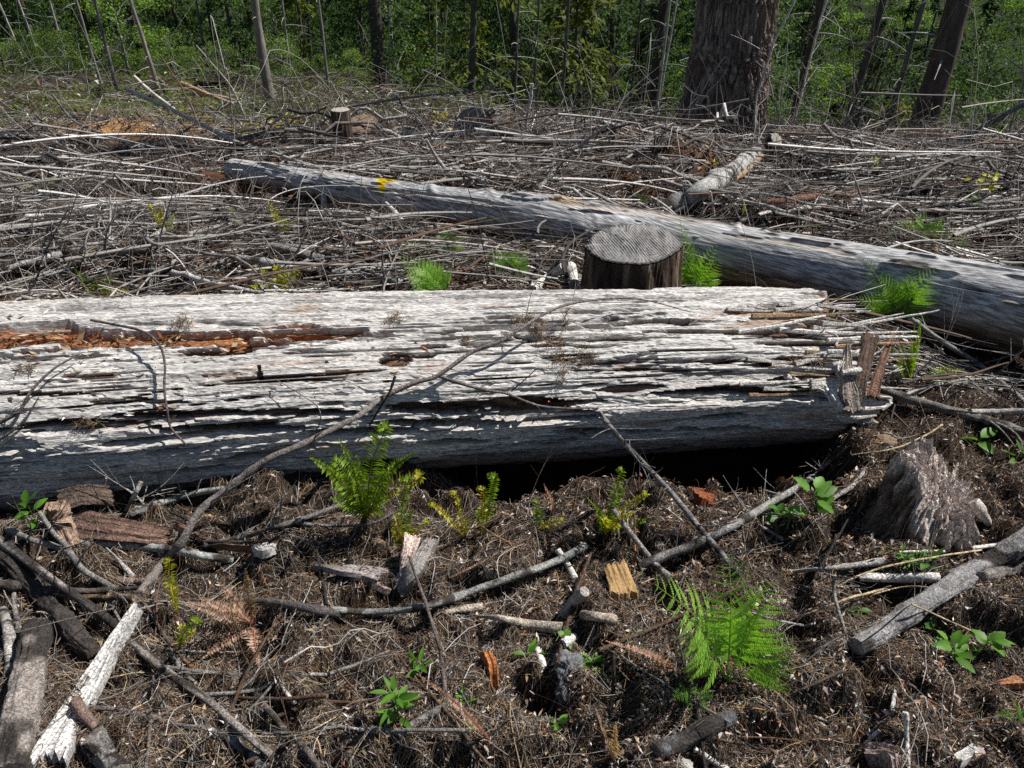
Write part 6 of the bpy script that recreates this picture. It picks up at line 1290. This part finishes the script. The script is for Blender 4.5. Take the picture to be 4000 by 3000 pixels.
GL = {'fir': ('tall dark fir in the far forest wall', 'dark firs of the far forest'), 'alder': ('grey-green leafy tree in the far forest', 'leafy trees of the far forest'),
 'bright': ('sunlit bright green leafy tree on the far hillside', 'sunlit leafy trees'), 'shrub': ('light green bushy shrub at the back of the clearing on the left', 'brush at the back of the clearing')}
def scatter(kind, n, ulo, uhi, ylo, yhi, s0, s1, mind=1.3):
    k = tries = 0
    while k < n and tries < n * 30:
        tries += 1; y = math.exp(rng.uniform(math.log(ylo), math.log(yhi))); x = rng.uniform(ulo, uhi) * y
        if any((x - a) ** 2 + (y - b) ** 2 < (mind * (y / 40)) ** 2 for a, b in FT): continue
        l_, g_ = GL[kind]; zz = '' if kind == 'shrub' else (', left third of the picture' if x / y < -.22 else ', middle of the picture' if x / y < .22 else ', right third of the picture')
        plant(kind, x, y, rng.uniform(s0, s1), l_ + zz, g_ + zz); k += 1
scatter('shrub', 60, -.95, -.28, 30, 36.5, .4, .68, .6)
scatter('shrub', 12, -.30, -.10, 22, 30, .35, .55, .6)
scatter('fir', 26, -.95, -.30, 37, 46, 1.0, 1.4)
scatter('alder', 20, -.6, -.15, 36, 60, .9, 1.3)
scatter('fir', 18, -.35, .0, 36, 60, 1.0, 1.4)
scatter('alder', 28, -.25, .25, 30, 60, .8, 1.2)
scatter('fir', 34, -.2, .4, 26, 50, .8, 1.2)
scatter('bright', 34, .25, .95, 26, 60, .8, 1.2)
scatter('fir', 10, .40, .7, 28, 44, .7, 1.0)
scatter('alder', 12, .25, .9, 20, 30, .6, .9)
scatter('alder', 20, -.9, .9, 60, 85, 1.2, 1.6, 2)
scatter('fir', 26, -.9, .9, 60, 90, 1.2, 1.6, 2)
GL['olive'] = ('', '')
def at_px(px, Y): u, y, z = ray(px, 100); return u / y * Y, Y
for px, Yd, s, lab in ((1010, 19, 1.05, 'yellow-olive young conifer drooping in the centre of the forest edge'), (1240, 24, 1.3, 'olive conifer behind the thin dark trunks right of centre'), (1420, 22, .9, 'sparse olive conifer left of the pale trunk pair'),
  (650, 30, 1.1, 'olive-tinted conifer between the scarred trunk and the thin straight trunk'), (1950, 20, .9, 'brownish green conifer beside the right leaning tree')):
    x, y = at_px(px, Yd); plant('olive', x, y, s, lab)
x, y = at_px(262, 33); plant('bright', x, y, .8, 'vivid green leafy tree in front of the dark firs at left')
# ground cover at the back of the clearing and on the far slope
def cover(name, label, n, ulo, uhi, ylo, yhi, L, cols, hmax, dens=None):
    y = np.exp(rng.uniform(math.log(ylo), math.log(yhi), n)); x = rng.uniform(ulo, uhi, n) * y
    if dens is not None: k = rng.rand(n) < dens(x, y); x, y = x[k], y[k]; n = len(x)
    D = unit(rng.randn(n, 3) * [.6, .6, .5] + [0, 0, .6]); W = unit(np.cross(D, rng.randn(n, 3))); l = rng.uniform(L[0], L[1], n) * (y / 25)
    v, f, c = leaves(np.stack([x, y, zg(x, y) + rng.rand(n) ** 2 * hmax], -1), D, W, l, l * .35, np.array(cols)[rng.randint(0, len(cols), n)] * rng.uniform(.6, 1.3, (n, 1)))
    o = obj(name, make_mesh(name, v, f, c, False, M_FOL)); tag(o, label, kind='stuff')
cover('green_undergrowth', 'low green weeds and ferns at the back of the clearing', 26000, -.85, -.05, 13, 35, (.06, .18), [(.13, .20, .03), (.17, .22, .03), (.09, .15, .03)], .3, lambda x, y: sst(.42, .55, f2(x * .5, y * .35, 14, 4)) + .12)
cover('forest_floor_plants', 'dense low greenery on the far slope', 26000, -.95, .95, 14, 60, (.10, .3), [(.035, .065, .015), (.05, .085, .02), (.022, .042, .012)], .6, lambda x, y: (y > np.interp(x / y, [-.45, -.25, -.08, .1, .3, .7], [33, 26, 18, 14, 12.5, 11.5])) * 1.)
